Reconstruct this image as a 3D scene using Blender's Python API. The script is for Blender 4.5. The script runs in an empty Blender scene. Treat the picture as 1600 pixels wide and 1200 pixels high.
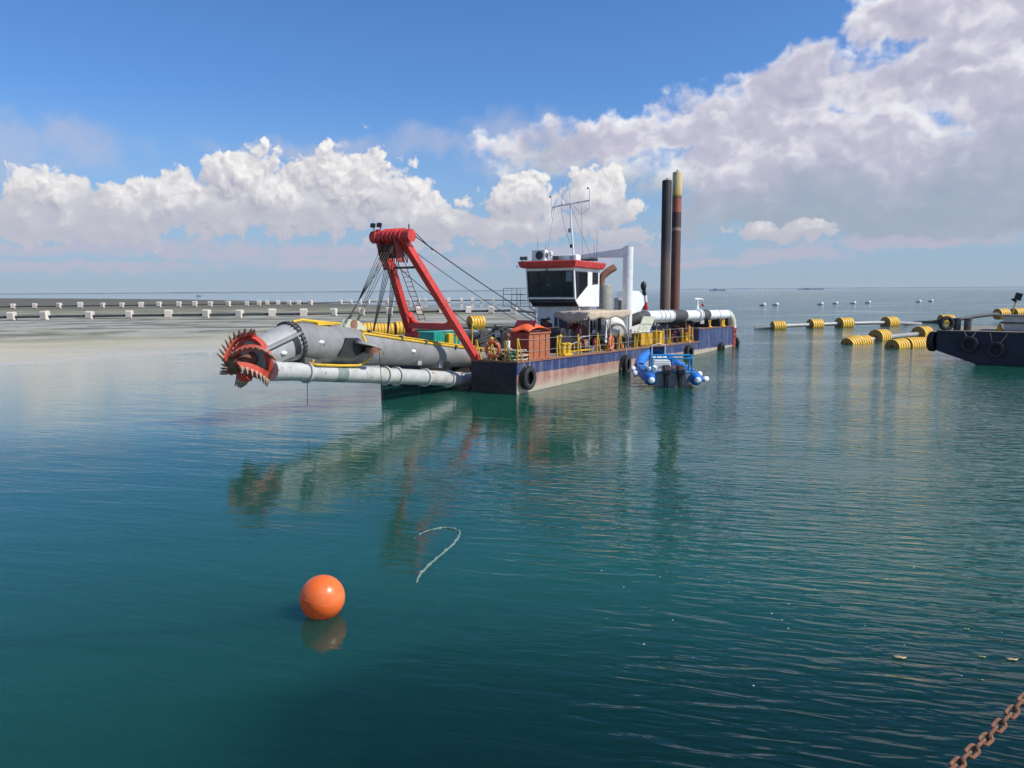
import bpy, math, random
from mathutils import Vector, Matrix, Euler
random.seed(7)
R = math.radians
SC = bpy.context.scene
COL = SC.collection

# ------------------------------------------------------------------ camera
cam = bpy.data.cameras.new('camera'); cam_o = bpy.data.objects.new('camera', cam); COL.objects.link(cam_o)
cam.sensor_width = 36; cam.lens = 27.0; cam.clip_start = 0.1; cam.clip_end = 60000
PITCH = math.atan(146.5/1200); ROLL = math.atan(11/1600)
cam_o.matrix_world = Matrix.Translation((0, 0, 4.5)) @ Matrix.Rotation(math.pi/2-PITCH, 4, 'X') @ Matrix.Rotation(-ROLL, 4, 'Z')
SC.camera = cam_o

# ------------------------------------------------------------------ exposure
vs = SC.view_settings; vs.view_transform = 'Standard'; vs.look = 'None'; vs.exposure = 0; vs.gamma = 1
SC.cycles.use_denoising = True
SC.cycles.max_bounces = 8; SC.cycles.transparent_max_bounces = 12
SC.cycles.sample_clamp_indirect = 6

# ------------------------------------------------------------------ sun
SUN_EL = R(46); SUN_AZ = math.atan2(0.65, -0.22)          # azimuth measured from +Y towards +X
sd = Vector((math.sin(SUN_AZ)*math.cos(SUN_EL), math.cos(SUN_AZ)*math.cos(SUN_EL), math.sin(SUN_EL)))
sl = bpy.data.lights.new('sun', 'SUN'); sl.energy = 4.8; sl.angle = R(0.53); sl.color = (1, .95, .87)
so = bpy.data.objects.new('sun', sl); COL.objects.link(so); so.location = (0, 0, 60)
so.rotation_euler = sd.to_track_quat('Z', 'Y').to_euler()

# ------------------------------------------------------------------ sky
W = bpy.data.worlds.new('World'); SC.world = W; W.use_nodes = True
NT = W.node_tree; NT.nodes.clear()
class G:
    """small helper that writes node expressions"""
    def __init__(s, nt): s.nt = nt
    def n(s, t, **k):
        x = s.nt.nodes.new(t)
        for a, b in k.items(): setattr(x, a, b)
        return x
    def l(s, a, b): s.nt.links.new(a, b)
    def put(s, sock, v):
        if v is None: return
        if isinstance(v, bpy.types.NodeSocket): s.l(v, sock)
        else: sock.default_value = v
    def m(s, op, a, b=None, c=None, clamp=False):
        x = s.n('ShaderNodeMath', operation=op, use_clamp=clamp)
        for i, v in enumerate((a, b, c)): s.put(x.inputs[i], v)
        return x.outputs[0]
    def v(s, op, a, b=None):
        x = s.n('ShaderNodeVectorMath', operation=op)
        s.put(x.inputs[0], a); s.put(x.inputs[1], b)
        return x.outputs['Value'] if op == 'LENGTH' else x.outputs[0]
    def noise(s, vec, scale, detail=4, rough=.55, col=False, lac=2.0, dist=0):
        x = s.n('ShaderNodeTexNoise'); s.put(x.inputs['Vector'], vec)
        x.inputs['Scale'].default_value = scale; x.inputs['Detail'].default_value = detail
        x.inputs['Roughness'].default_value = rough; x.inputs['Lacunarity'].default_value = lac; x.inputs['Distortion'].default_value = dist
        return x.outputs['Color' if col else 'Fac']
    def ss(s, v, a, b, c=0.0, d=1.0, smooth=True):
        x = s.n('ShaderNodeMapRange'); x.interpolation_type = 'SMOOTHSTEP' if smooth else 'LINEAR'
        s.put(x.inputs[0], v); x.inputs[1].default_value = a; x.inputs[2].default_value = b
        x.inputs[3].default_value = c; x.inputs[4].default_value = d
        return x.outputs[0]
    def mix(s, f, a, b, blend='MIX'):
        x = s.n('ShaderNodeMix', data_type='RGBA', blend_type=blend)
        s.put(x.inputs[0], f)
        for i, q in ((6, a), (7, b)):
            s.put(x.inputs[i], q if isinstance(q, bpy.types.NodeSocket) or len(q) == 4 else (*q, 1))
        return x.outputs[2]
    def comb(s, x, y, z):
        c = s.n('ShaderNodeCombineXYZ')
        for i, q in enumerate((x, y, z)): s.put(c.inputs[i], q)
        return c.outputs[0]
    def sep(s, v):
        x = s.n('ShaderNodeSeparateXYZ'); s.put(x.inputs[0], v); return x.outputs
    def ramp(s, f, stops):
        x = s.n('ShaderNodeValToRGB'); s.put(x.inputs[0], f); e = x.color_ramp.elements
        while len(e) < len(stops): e.new(.5)
        for i, (p, c) in enumerate(stops): e[i].position = p; e[i].color = (*c, 1)
        return x.outputs[0]

# cloud heaps as (azimuth, elevation, half width, half height) in degrees
CUM = [(-38, 5.6, 5, 2.3), (-44, 5.2, 4.5, 2.0), (-30.3, 5.9, 3.8, 2.4), (-32.1, 4.9, 3.7, 1.9), (-26.4, 5.3, 4.5, 2.2), (-23.3, 5.8, 3.5, 2.3), (-19.0, 7.9, 3.1, 2.3), (-17.1, 6.4, 5.1, 2.6), (-20.9, 5.5, 4.5, 1.9), (-11.9, 7.4, 4.7, 3.0), (-9.2, 7.0, 3.3, 2.6), (-14.6, 5.9, 5.2, 2.2), (-4.6, 4.8, 3.7, 1.9), (-7.4, 5.0, 4.1, 2.3), (-1.8, 4.3, 3.3, 1.4), (-27.9, 4.4, 5.8, 1.4), (0.3, 6.6, 2.9, 2.1), (6.1, 6.8, 2.8, 2.1), (7.5, 5.6, 2.3, 1.4), (4.3, 4.8, 3.7, 1.4), (1.5, 4.3, 3.7, 1.2), (17.4, 4.0, 2.1, 0.8), (20.5, 3.9, 2.1, 0.8), (8.2, 3.7, 2.8, 0.8)]
STR = [(40.5, 10, 8, 5), (46, 12, 7, 4.5), (18, 6.2, 10, 2.6), (27, 5.2, 12, 2.6), (31, 17.5, 8, 3.5), (9.3, 10.6, 9.4, 1.8), (4.7, 10.1, 6.9, 1.7), (15.0, 11.4, 7.7, 2.1), (20.0, 13.1, 6.1, 2.4), (24.7, 12.8, 6.4, 2.3), (28.7, 13.3, 7.1, 2.9), (31.3, 15.4, 7.3, 3.1), (26.3, 16.8, 4.0, 1.8), (33.5, 11.2, 6.4, 4.3), (22.1, 9.3, 11.9, 3.7), (29.7, 7.1, 11.2, 3.5), (16.0, 8.4, 8.6, 2.6), (33.2, 4.6, 8.2, 1.9)]
LOW = [(-30, 1.7, 12, .5), (-10, 2.0, 14, .6), (6, 2.6, 9, .7), (14, 1.9, 8, .4), (27, 2.9, 9, .5), (-29.9, 2.7, 7.1, 0.6), (-21.1, 2.6, 6.5, 0.6), (-24.2, 3.1, 10.1, 0.6), (-12.9, 2.8, 8.9, 0.7), (19.5, 2.4, 5.0, 0.6), (22.4, 2.2, 2.4, 0.6)]
W.cycles.sampling_method = 'NONE'
VEIL = [(-4.5, 10.4, 6.5, 1.7), (0.5, 11.3, 5.0, 1.9), (-30.5, 9.2, 7.0, 2.0), (-33, 8.0, 5, 2.0), (4.5, 9.0, 9, 1.6), (-14, 9.6, 8, 1.2)]
g = G(NT)
out = g.n('ShaderNodeOutputWorld'); bg = g.n('ShaderNodeBackground')
dirv = g.n('ShaderNodeTexCoord').outputs['Generated']
q = g.sep(g.v('NORMALIZE', dirv))
u = g.m('MULTIPLY', g.m('ARCTAN2', q[0], q[1]), 57.2958)
v = g.m('MULTIPLY', g.m('ARCSINE', q[2]), 57.2958)
P = g.comb(u, v, 0)
sky = g.n('ShaderNodeTexSky', sky_type='NISHITA', sun_disc=False)
sky.sun_elevation = SUN_EL; sky.sun_rotation = SUN_AZ; sky.altitude = 0; sky.air_density = 1.0; sky.dust_density = .6; sky.ozone_density = 2.0
skc = g.mix(1.0, sky.outputs[0], (.062, .098, .145), 'MULTIPLY')
skc = g.mix(g.ss(v, 0, 14, .85, 0), skc, (.35, .46, .60))      # pale air low over the sea
def n2(vec, scale, detail, rough=.55, col=False):
    x = g.noise(vec, scale, detail, rough, col); x.node.noise_dimensions = '2D'; return x
w = g.v('SUBTRACT', n2(P, .32, 2, .5, True), (.5, .5, .5)); w2 = g.v('SUBTRACT', n2(P, 1.1, 2, .55, True), (.5, .5, .5))
def warp(amp): return g.v('ADD', P, g.v('ADD', g.v('MULTIPLY', w, (amp*1.6, amp, 0)), g.v('MULTIPLY', w2, (amp*.5, amp*.38, 0))))
def madd(p, a, b):
    x = g.n('ShaderNodeVectorMath', operation='MULTIPLY_ADD'); g.l(p, x.inputs[0]); x.inputs[1].default_value = a; x.inputs[2].default_value = b; return x.outputs[0]
def field(p, blobs, k=.12):
    acc = None
    for (cu, cv, a, b) in blobs:
        d = g.v('LENGTH', madd(p, (1/a, 1/b, 0), (-cu/a, -cv/b, 0)))
        acc = d if acc is None else g.m('SMOOTH_MIN', acc, d, k)
    return g.m('SUBTRACT', 1, acc)
# the same weather goes on all round the horizon
side = g.m('MULTIPLY', g.ss(g.m('ABSOLUTE', u), 36, 46, 1, 0), -3)
def wild(p, sc, el, k):
    qq = g.sep(p)
    return g.m('ADD', side, g.m('SUBTRACT', g.m('MULTIPLY', n2(p, sc, 2, .5), 3.4), g.m('ADD', 1.75, g.m('MULTIPLY', g.m('ABSOLUTE', g.m('SUBTRACT', qq[1], el)), k))))
def shade(lit, lo, mid, hi): return g.ramp(lit, [(0, lo), (.5, mid), (1, hi)])
# thin lilac veils
pv = warp(2.4); dv = g.m('ADD', field(pv, VEIL, .3), g.m('MULTIPLY', g.m('SUBTRACT', n2(P, .4, 5), .5), 1.3))
skc = g.mix(g.ss(dv, -.1, 1.0, 0, .55), skc, (.50, .53, .66))
def puff(p, scale, detail):
    x = g.n('ShaderNodeTexVoronoi', voronoi_dimensions='2D', feature='F1'); g.l(p, x.inputs['Vector'])
    x.inputs['Scale'].default_value = scale; x.inputs['Detail'].default_value = detail; x.inputs['Roughness'].default_value = .55; x.inputs['Lacunarity'].default_value = 2.2
    return g.m('SUBTRACT', 1, x.outputs['Distance'])
pw = g.v('ADD', P, g.v('ADD', g.v('MULTIPLY', w, (1.6, 1.2, 0)), g.v('MULTIPLY', w2, (.9, .7, 0))))
fine = g.m('SUBTRACT', n2(P, 1.6, 5, .6), .5)
# broad stratocumulus
ps = warp(2.2); qs = g.v('MULTIPLY', pw, (.8, 1.25, 1)); ns = puff(qs, .24, 2); nso = puff(g.v('ADD', qs, (.45, .8, 0)), .24, 2)
big_ = n2(P, .16, 3, .5)
fs_ = g.m('MAXIMUM', field(ps, STR), wild(ps, .035, 10, .085))
ds = g.m('ADD', g.m('ADD', fs_, g.m('MULTIPLY', g.m('SUBTRACT', ns, .24), .62)), g.m('MULTIPLY', fine, .35))
lit = g.m('ADD', g.m('ADD', g.ss(ds, .05, .8, .86, .36), g.m('MULTIPLY', g.m('SUBTRACT', big_, .5), .5)), g.m('MULTIPLY', g.m('SUBTRACT', ns, nso), .75), clamp=True)
cs = shade(lit, (.42, .43, .54), (.58, .56, .67), (.93, .92, .94))
cs = g.mix(g.ss(g.m('ADD', v, g.m('MULTIPLY', g.m('SUBTRACT', big_, .5), 9)), 4.5, 11.0, .9, 0), cs, (.34, .41, .51))
skc = g.mix(g.ss(ds, -.10, .38, 0, .95), skc, cs)
# low streaks
pl = warp(.9); dl = g.m('ADD', g.m('MAXIMUM', field(pl, LOW), wild(pl, .08, 3, .3)), g.m('MULTIPLY', g.m('SUBTRACT', n2(P, .6, 4), .5), 1.5))
skc = g.mix(g.ss(dl, -.1, .7, 0, .75), skc, (.50, .485, .60))
# cumulus heaps
pc = warp(1.3); po = g.v('ADD', pc, (.35, .5, 0)); nc = puff(pw, .50, 2.5); nco = puff(g.v('ADD', pw, (.26, .36, 0)), .50, 2)
fc = g.m('MAXIMUM', field(pc, CUM), wild(pc, .06, 6, .12)); fo_ = field(po, CUM)
dc = g.m('ADD', g.m('ADD', fc, g.m('MULTIPLY', g.m('SUBTRACT', nc, .20), .68)), g.m('MULTIPLY', fine, .22))
lit = g.m('ADD', g.m('ADD', .50, g.m('MULTIPLY', g.m('SUBTRACT', fc, fo_), 1.0)), g.m('MULTIPLY', g.m('SUBTRACT', nc, nco), .75), clamp=True)
lit = g.m('ADD', lit, g.m('MULTIPLY', fine, .25), clamp=True)
cc = shade(lit, (.45, .45, .55), (.68, .66, .69), (.98, .96, .93))
cc = g.mix(g.ss(g.m('ADD', v, g.m('MULTIPLY', g.m('SUBTRACT', nco, .6), 3.0)), 2.6, 6.6, .9, 0), cc, (.50, .51, .60))
skc = g.mix(g.ss(dc, -.03, .20, 0, .96), skc, cc)
skc = g.mix(g.ss(v, -.2, 2.4, .75, 0), skc, (.38, .47, .58))
g.l(skc, bg.inputs[0]); bg.inputs[1].default_value = 1.0
g.l(bg.outputs[0], out.inputs[0])

# ================================================================== mesh builder
def basis(d):
    d = Vector(d).normalized(); a = Vector((0, 0, 1)) if abs(d.z) < .95 else Vector((1, 0, 0))
    x = a.cross(d).normalized(); return x, d.cross(x), d
class MB:
    def __init__(s): s.v = []; s.f = []
    def add(s, vs, fs):
        o = len(s.v); s.v += [tuple(p) for p in vs]; s.f += [tuple(i+o for i in f) for f in fs]; return s
    def box(s, x0, x1, y0, y1, z0, z1):
        return s.add([(x, y, z) for z in (z0, z1) for y in (y0, y1) for x in (x0, x1)],
                     [(0, 2, 3, 1), (4, 5, 7, 6), (0, 1, 5, 4), (2, 6, 7, 3), (0, 4, 6, 2), (1, 3, 7, 5)])
    def obox(s, c, size, rot):
        m = rot if isinstance(rot, Matrix) else Euler(rot).to_matrix()
        vs = [Vector(c)+m @ Vector((x*size[0]/2, y*size[1]/2, z*size[2]/2)) for z in (-1, 1) for y in (-1, 1) for x in (-1, 1)]
        return s.add(vs, [(0, 2, 3, 1), (4, 5, 7, 6), (0, 1, 5, 4), (2, 6, 7, 3), (0, 4, 6, 2), (1, 3, 7, 5)])
    def bar(s, p0, p1, w, h, up=(0, 0, 1), w1=None, h1=None):
        p0 = Vector(p0); p1 = Vector(p1); d = (p1-p0).normalized(); x = d.cross(Vector(up)).normalized(); y = x.cross(d)
        w1 = w if w1 is None else w1; h1 = h if h1 is None else h1; vs = []
        for p, a, b in ((p0, w, h), (p1, w1, h1)):
            vs += [p-x*a/2-y*b/2, p+x*a/2-y*b/2, p+x*a/2+y*b/2, p-x*a/2+y*b/2]
        return s.add(vs, [(3, 2, 1, 0), (4, 5, 6, 7), (0, 1, 5, 4), (1, 2, 6, 5), (2, 3, 7, 6), (3, 0, 4, 7)])
    def lathe(s, o, axis, prof, n=20, caps=True):
        x, y, d = basis(axis); o = Vector(o); vs = []; fs = []
        for t, r in prof:
            for k in range(n):
                a = 2*math.pi*k/n; vs.append(o+d*t+(x*math.cos(a)+y*math.sin(a))*r)
        for i in range(len(prof)-1):
            for k in range(n):
                k2 = (k+1) % n; fs.append((i*n+k, i*n+k2, (i+1)*n+k2, (i+1)*n+k))
        if caps: fs += [tuple(range(n-1, -1, -1)), tuple((len(prof)-1)*n+k for k in range(n))]
        return s.add(vs, fs)
    def cyl(s, p0, p1, r0, r1=None, n=16, caps=True):
        p0 = Vector(p0); p1 = Vector(p1); L = (p1-p0).length
        return s.lathe(p0, p1-p0, [(0, r0), (L, r0 if r1 is None else r1)], n, caps)
    def ring(s, o, axis, prof, n=24):
        """closed profile swept round an axis"""
        x, y, d = basis(axis); o = Vector(o); vs = []; fs = []; m = len(prof)
        for k in range(n):
            a = 2*math.pi*k/n; e = x*math.cos(a)+y*math.sin(a)
            for t, r in prof: vs.append(o+d*t+e*r)
        for k in range(n):
            for i in range(m):
                k2 = (k+1) % n; i2 = (i+1) % m; fs.append((k*m+i, k2*m+i, k2*m+i2, k*m+i2))
        return s.add(vs, fs)
    def torus(s, o, axis, Rr, r, n=28, m=10):
        return s.ring(o, axis, [(r*math.sin(2*math.pi*i/m), Rr+r*math.cos(2*math.pi*i/m)) for i in range(m)], n)
    def tube(s, pts, r, n=6, closed=False):
        pts = [Vector(p) for p in pts]; N = len(pts); vs = []; fs = []; px = None
        for i, p in enumerate(pts):
            a = pts[i-1] if (i or closed) else p; b = pts[(i+1) % N] if (i < N-1 or closed) else p
            d = (b-a).normalized()
            if px is None: px = basis(d)[0]
            px = (px-d*px.dot(d)).normalized(); y = d.cross(px)
            rr = r[i] if isinstance(r, (list, tuple)) else r
            for k in range(n):
                t = 2*math.pi*k/n; vs.append(p+(px*math.cos(t)+y*math.sin(t))*rr)
        for i in range(N if closed else N-1):
            j = (i+1) % N
            for k in range(n):
                k2 = (k+1) % n; fs.append((i*n+k, i*n+k2, j*n+k2, j*n+k))
        if not closed: fs += [tuple(range(n-1, -1, -1)), tuple((N-1)*n+k for k in range(n))]
        return s.add(vs, fs)
    def prism(s, poly, axis, lo, hi):
        """polygon in the two other axes, extruded along axis"""
        def mk(a, b, c): return {'x': (c, a, b), 'y': (a, c, b), 'z': (a, b, c)}[axis]
        n = len(poly); vs = [mk(a, b, lo) for a, b in poly]+[mk(a, b, hi) for a, b in poly]
        fs = [tuple(range(n)), tuple(range(2*n-1, n-1, -1))]+[(i, i+n, (i+1) % n+n, (i+1) % n) for i in range(n)]
        return s.add(vs, fs)
    def ball(s, c, r, n=16, m=10):
        r = r if isinstance(r, (tuple, list)) else (r, r, r); vs = []; fs = []
        for i in range(1, m):
            a = math.pi*i/m
            for k in range(n):
                b = 2*math.pi*k/n; vs.append((c[0]+r[0]*math.sin(a)*math.cos(b), c[1]+r[1]*math.sin(a)*math.sin(b), c[2]+r[2]*math.cos(a)))
        for i in range(m-2):
            for k in range(n):
                k2 = (k+1) % n; fs.append((i*n+k, (i+1)*n+k, (i+1)*n+k2, i*n+k2))
        t = len(vs); vs += [(c[0], c[1], c[2]+r[2]), (c[0], c[1], c[2]-r[2])]
        for k in range(n):
            k2 = (k+1) % n; fs += [(t, k, k2), (t+1, (m-2)*n+k2, (m-2)*n+k)]
        return s.add(vs, fs)
    def mesh(s, name, mat, smooth=True, angle=38):
        me = bpy.data.meshes.new(name); me.from_pydata(s.v, [], s.f)
        import bmesh
        bm = bmesh.new(); bm.from_mesh(me); bmesh.ops.recalc_face_normals(bm, faces=bm.faces); bm.to_mesh(me); bm.free()
        if smooth:
            me.shade_smooth(); me.set_sharp_from_angle(angle=R(angle))
        if mat: me.materials.append(mat)
        return me
    def build(s, name, mat, parent=None, smooth=True, bevel=0, angle=38):
        o = bpy.data.objects.new(name, s.mesh(name, mat, smooth, angle)); COL.objects.link(o)
        if parent: o.parent = parent
        if bevel:
            b = o.modifiers.new('bevel', 'BEVEL'); b.width = bevel; b.segments = 2; b.limit_method = 'ANGLE'; b.angle_limit = R(40)
        return o
def tag(o, label=None, cat=None, group=None, kind=None):
    if label: o['label'] = label
    if cat: o['category'] = cat
    if group: o['group'] = group
    if kind: o['kind'] = kind
    return o
def empty(name, mtx=None):
    o = bpy.data.objects.new(name, None); COL.objects.link(o); o.empty_display_size = .3
    if mtx is not None: o.matrix_world = mtx
    return o
def copy_tree(o, parent=None):
    c = o.copy(); COL.objects.link(c)
    if parent: c.parent = parent
    for ch in list(o.children): copy_tree(ch, c)
    return c
def share(name, me, parent, loc, rot=None, scale=None):
    o = bpy.data.objects.new(name, me); COL.objects.link(o); o.parent = parent; o.location = loc
    if rot is not None: o.rotation_euler = rot
    if scale: o.scale = scale
    return o

# ================================================================== materials
MATS = {}
def paint(name, c, rough=.5, metal=0, var=.18, rust=0.0, rustc=(.16, .07, .035), streak=0.0, dirt=0.0, dirtc=(.22, .19, .15), scale=3.0, bump=.0, spec=.5, streakc=None):
    m = bpy.data.materials.new(name); m.use_nodes = True; nt = m.node_tree; g = G(nt)
    b = nt.nodes['Principled BSDF']; co = g.n('ShaderNodeTexCoord').outputs['Object']
    n1 = g.noise(co, scale, 5, .6)
    col = g.mix(g.ss(n1, .3, .72), tuple(x*(1-var) for x in c), tuple(min(1, x*(1+var)) for x in c))
    if dirt:
        col = g.mix(g.m('MULTIPLY', g.ss(g.noise(co, scale*.7, 6, .65), .42, .75), dirt), col, dirtc)
    if streak:
        sc = g.v('MULTIPLY', co, (7, 7, .55))
        col = g.mix(g.m('MULTIPLY', g.ss(g.noise(sc, 1.0, 4, .6), .5, .72), streak), col, streakc or tuple(min(1, x*1.8+.06) for x in c))
    rg = rough
    if rust:
        f = g.ss(g.noise(co, scale*1.7, 7, .68), .66-rust*.35, .74-rust*.3)
        col = g.mix(f, col, g.mix(g.noise(co, scale*6, 3), rustc, tuple(x*2.1 for x in rustc)))
        rg = g.m('ADD', rough, g.m('MULTIPLY', f, .3), clamp=True)
    g.put(b.inputs['Base Color'], col); g.put(b.inputs['Roughness'], rg); b.inputs['Metallic'].default_value = metal
    b.inputs['Specular IOR Level'].default_value = spec
    if bump:
        bp = g.n('ShaderNodeBump'); bp.inputs['Strength'].default_value = bump; bp.inputs['Distance'].default_value = .02
        g.l(g.noise(co, scale*5, 5, .6), bp.inputs['Height']); g.l(bp.outputs[0], b.inputs['Normal'])
    MATS[name] = m; return m
M = MATS
paint('white', (.74, .74, .72), .45, var=.06, dirt=.35, dirtc=(.5, .46, .4), rust=.10)
paint('white_clean', (.78, .78, .77), .4, var=.04, dirt=.15, dirtc=(.55, .52, .47))
paint('cream', (.62, .58, .46), .6, var=.12, dirt=.4)
paint('red', (.60, .045, .035), .45, var=.2, dirt=.35, dirtc=(.30, .06, .045), rust=.22, streak=.2, streakc=(.42, .10, .08))
paint('cutter_red', (.56, .065, .035), .6, var=.3, dirt=.5, dirtc=(.13, .035, .025), rust=.3, rustc=(.10, .04, .025), scale=4)
paint('dull_red', (.30, .035, .03), .6, var=.25, dirt=.3, rust=.3)
paint('maroon', (.14, .012, .018), .55, var=.2, dirt=.2)
paint('ladder_grey', (.25, .25, .245), .5, var=.12, dirt=.55, dirtc=(.16, .15, .135), streak=.4, streakc=(.19, .17, .14), rust=.2, scale=1.6, bump=.15)
paint('light_grey', (.34, .34, .33), .5, var=.12, dirt=.45, dirtc=(.27, .26, .23), streak=.25, streakc=(.33, .30, .25), rust=.12)
paint('pipe_grey', (.46, .46, .44), .5, var=.12, dirt=.6, dirtc=(.34, .33, .22), streak=.3, streakc=(.36, .32, .24), rust=.2, scale=2.2)
paint('dark', (.018, .018, .02), .6, var=.3, dirt=.25, dirtc=(.07, .06, .05))
paint('dark_grey', (.07, .07, .07), .6, var=.3, dirt=.3)
paint('rubber', (.020, .020, .021), .75, var=.3, dirt=.45, dirtc=(.075, .068, .06), bump=.3, scale=5)
paint('sleeve', (.055, .053, .05), .75, var=.25, dirt=.4, dirtc=(.10, .09, .075), rust=.15, scale=4)
paint('yellow', (.72, .44, .02), .5, var=.12, dirt=.35, dirtc=(.35, .22, .06), rust=.22)
paint('float_yellow', (.78, .47, .04), .55, var=.15, dirt=.6, dirtc=(.42, .27, .08), streak=.4, streakc=(.70, .52, .18), scale=1.4)
paint('float_end', (.42, .20, .035), .6, var=.25, dirt=.5, dirtc=(.16, .09, .03), scale=3)
paint('float_white', (.70, .63, .54), .6, var=.15, dirt=.6, dirtc=(.56, .42, .33), scale=.35)
paint('pipe_black', (.05, .05, .052), .55, var=.3, dirt=.4, dirtc=(.12, .11, .1))
paint('rust', (.17, .075, .04), .8, var=.35, rust=.5, rustc=(.10, .04, .022), bump=.3, scale=5)
paint('skip_lit_side', (.40, .13, .055), .6, var=.14, dirt=.4, dirtc=(.20, .06, .03), rust=.25)  # lighter orange-brown, sunlight on the long side put into the colour
paint('teal', (.02, .33, .25), .5, var=.1, dirt=.2, dirtc=(.08, .22, .18))
paint('orange', (.85, .13, .03), .6, var=.12, dirt=.25, dirtc=(.6, .12, .05))
paint('ring_orange', (.70, .12, .03), .5, var=.1, dirt=.2, dirtc=(.35, .1, .05))
paint('tan', (.50, .40, .29), .8, var=.12, dirt=.4, dirtc=(.33, .25, .18), scale=2)
paint('rope', (.44, .36, .27), .9, var=.3, scale=8)
paint('rope_green', (.05, .16, .09), .9, var=.3, scale=8)
paint('wire', (.035, .033, .03), .6, metal=.4)
paint('blue', (.02, .17, .58), .5, var=.2, dirt=.35, dirtc=(.05, .13, .30), scale=2.5)
paint('blue_frame', (.015, .22, .46), .4, var=.12, dirt=.2)
paint('dark_blue', (.015, .035, .09), .5, var=.25, dirt=.3)
paint('deck', (.24, .21, .16), .8, var=.2, dirt=.6, dirtc=(.30, .26, .2), rust=.4, scale=1.2)
paint('olive_panel', (.50, .52, .40), .6, var=.08, dirt=.35, dirtc=(.36, .37, .28))
paint('silencer', (.30, .30, .25), .6, var=.14, streak=.5, streakc=(.25, .2, .13), rust=.15)
paint('rust_pipe', (.24, .10, .06), .7, var=.3, dirt=.4, dirtc=(.36, .22, .15))
paint('cloth_dark', (.012, .012, .016), .9, var=.3)
paint('cloth_maroon', (.10, .012, .02), .9, var=.2)
paint('skin', (.32, .17, .10), .6, var=.05)
paint('barge', (.012, .012, .03), .55, var=.4, dirt=.35, dirtc=(.03, .024, .02), rust=.12, rustc=(.05, .025, .015), scale=1.2)
paint('barge_box', (.50, .46, .40), .6, var=.1, dirt=.3)
paint('chain', (.27, .13, .07), .85, var=.4, rust=.4, rustc=(.14, .055, .03), bump=.5, scale=22)
paint('steel', (.32, .31, .29), .5, metal=.3, var=.15, dirt=.4)
paint('tooth', (.36, .24, .17), .65, metal=.2, var=.3, rust=.25, scale=8)
paint('leaf', (.45, .33, .18), .8, var=.25, scale=20)
paint('concrete', (.32, .31, .29), .85, var=.12, dirt=.5)

def spud_mat(name, bands):
    """weathered pile: bare steel with rust, painted bands near the head; z measured up the pile"""
    m = bpy.data.materials.new(name); m.use_nodes = True; g = G(m.node_tree); b = m.node_tree.nodes['Principled BSDF']
    co = g.n('ShaderNodeTexCoord').outputs['Object']; z = g.sep(co)[2]
    zz = g.m('ADD', z, g.m('MULTIPLY', g.m('SUBTRACT', g.noise(co, 2.5, 3), .5), .35))
    x = g.n('ShaderNodeValToRGB'); x.color_ramp.interpolation = 'LINEAR'
    g.l(g.ss(zz, 0, 14, 0, 1, False), x.inputs[0]); e = x.color_ramp.elements
    while len(e) < len(bands): e.new(.5)
    for i, (p, c) in enumerate(bands): e[i].position = p/14; e[i].color = (*c, 1)
    col = g.mix(g.m('MULTIPLY', g.ss(g.noise(g.v('MULTIPLY', co, (6, 6, .8)), 1, 6, .65), .50, .72), .45), x.outputs[0], (.16, .09, .055))
    col = g.mix(g.m('MULTIPLY', g.ss(g.noise(co, 5, 6, .7), .55, .7), .5), col, (.03, .02, .018))
    g.l(col, b.inputs['Base Color']); b.inputs['Roughness'].default_value = .75
    return m
DK = (.028, .022, .022); BR = (.13, .07, .045)
M['spud_a'] = spud_mat('spud_a', [(0, (.07, .04, .028)), (3.5, (.13, .08, .052)), (7.0, (.12, .07, .05)), (8.2, (.04, .032, .034)), (9.0, (.018, .016, .018)), (14, (.02, .017, .018))])
M['spud_b'] = spud_mat('spud_b', [(0, (.13, .055, .035)), (6, (.13, .05, .035)), (9.6, (.09, .035, .03)), (9.68, (.3, .2, .15)), (9.8, (.3, .2, .15)), (9.88, (.045, .02, .022)), (11.0, (.05, .022, .022)), (11.05, (.32, .08, .05)), (12.0, (.24, .07, .045)), (12.1, (.06, .04, .02)), (12.4, (.50, .34, .08)), (12.9, (.52, .40, .17)), (14, (.55, .45, .25))])

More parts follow.
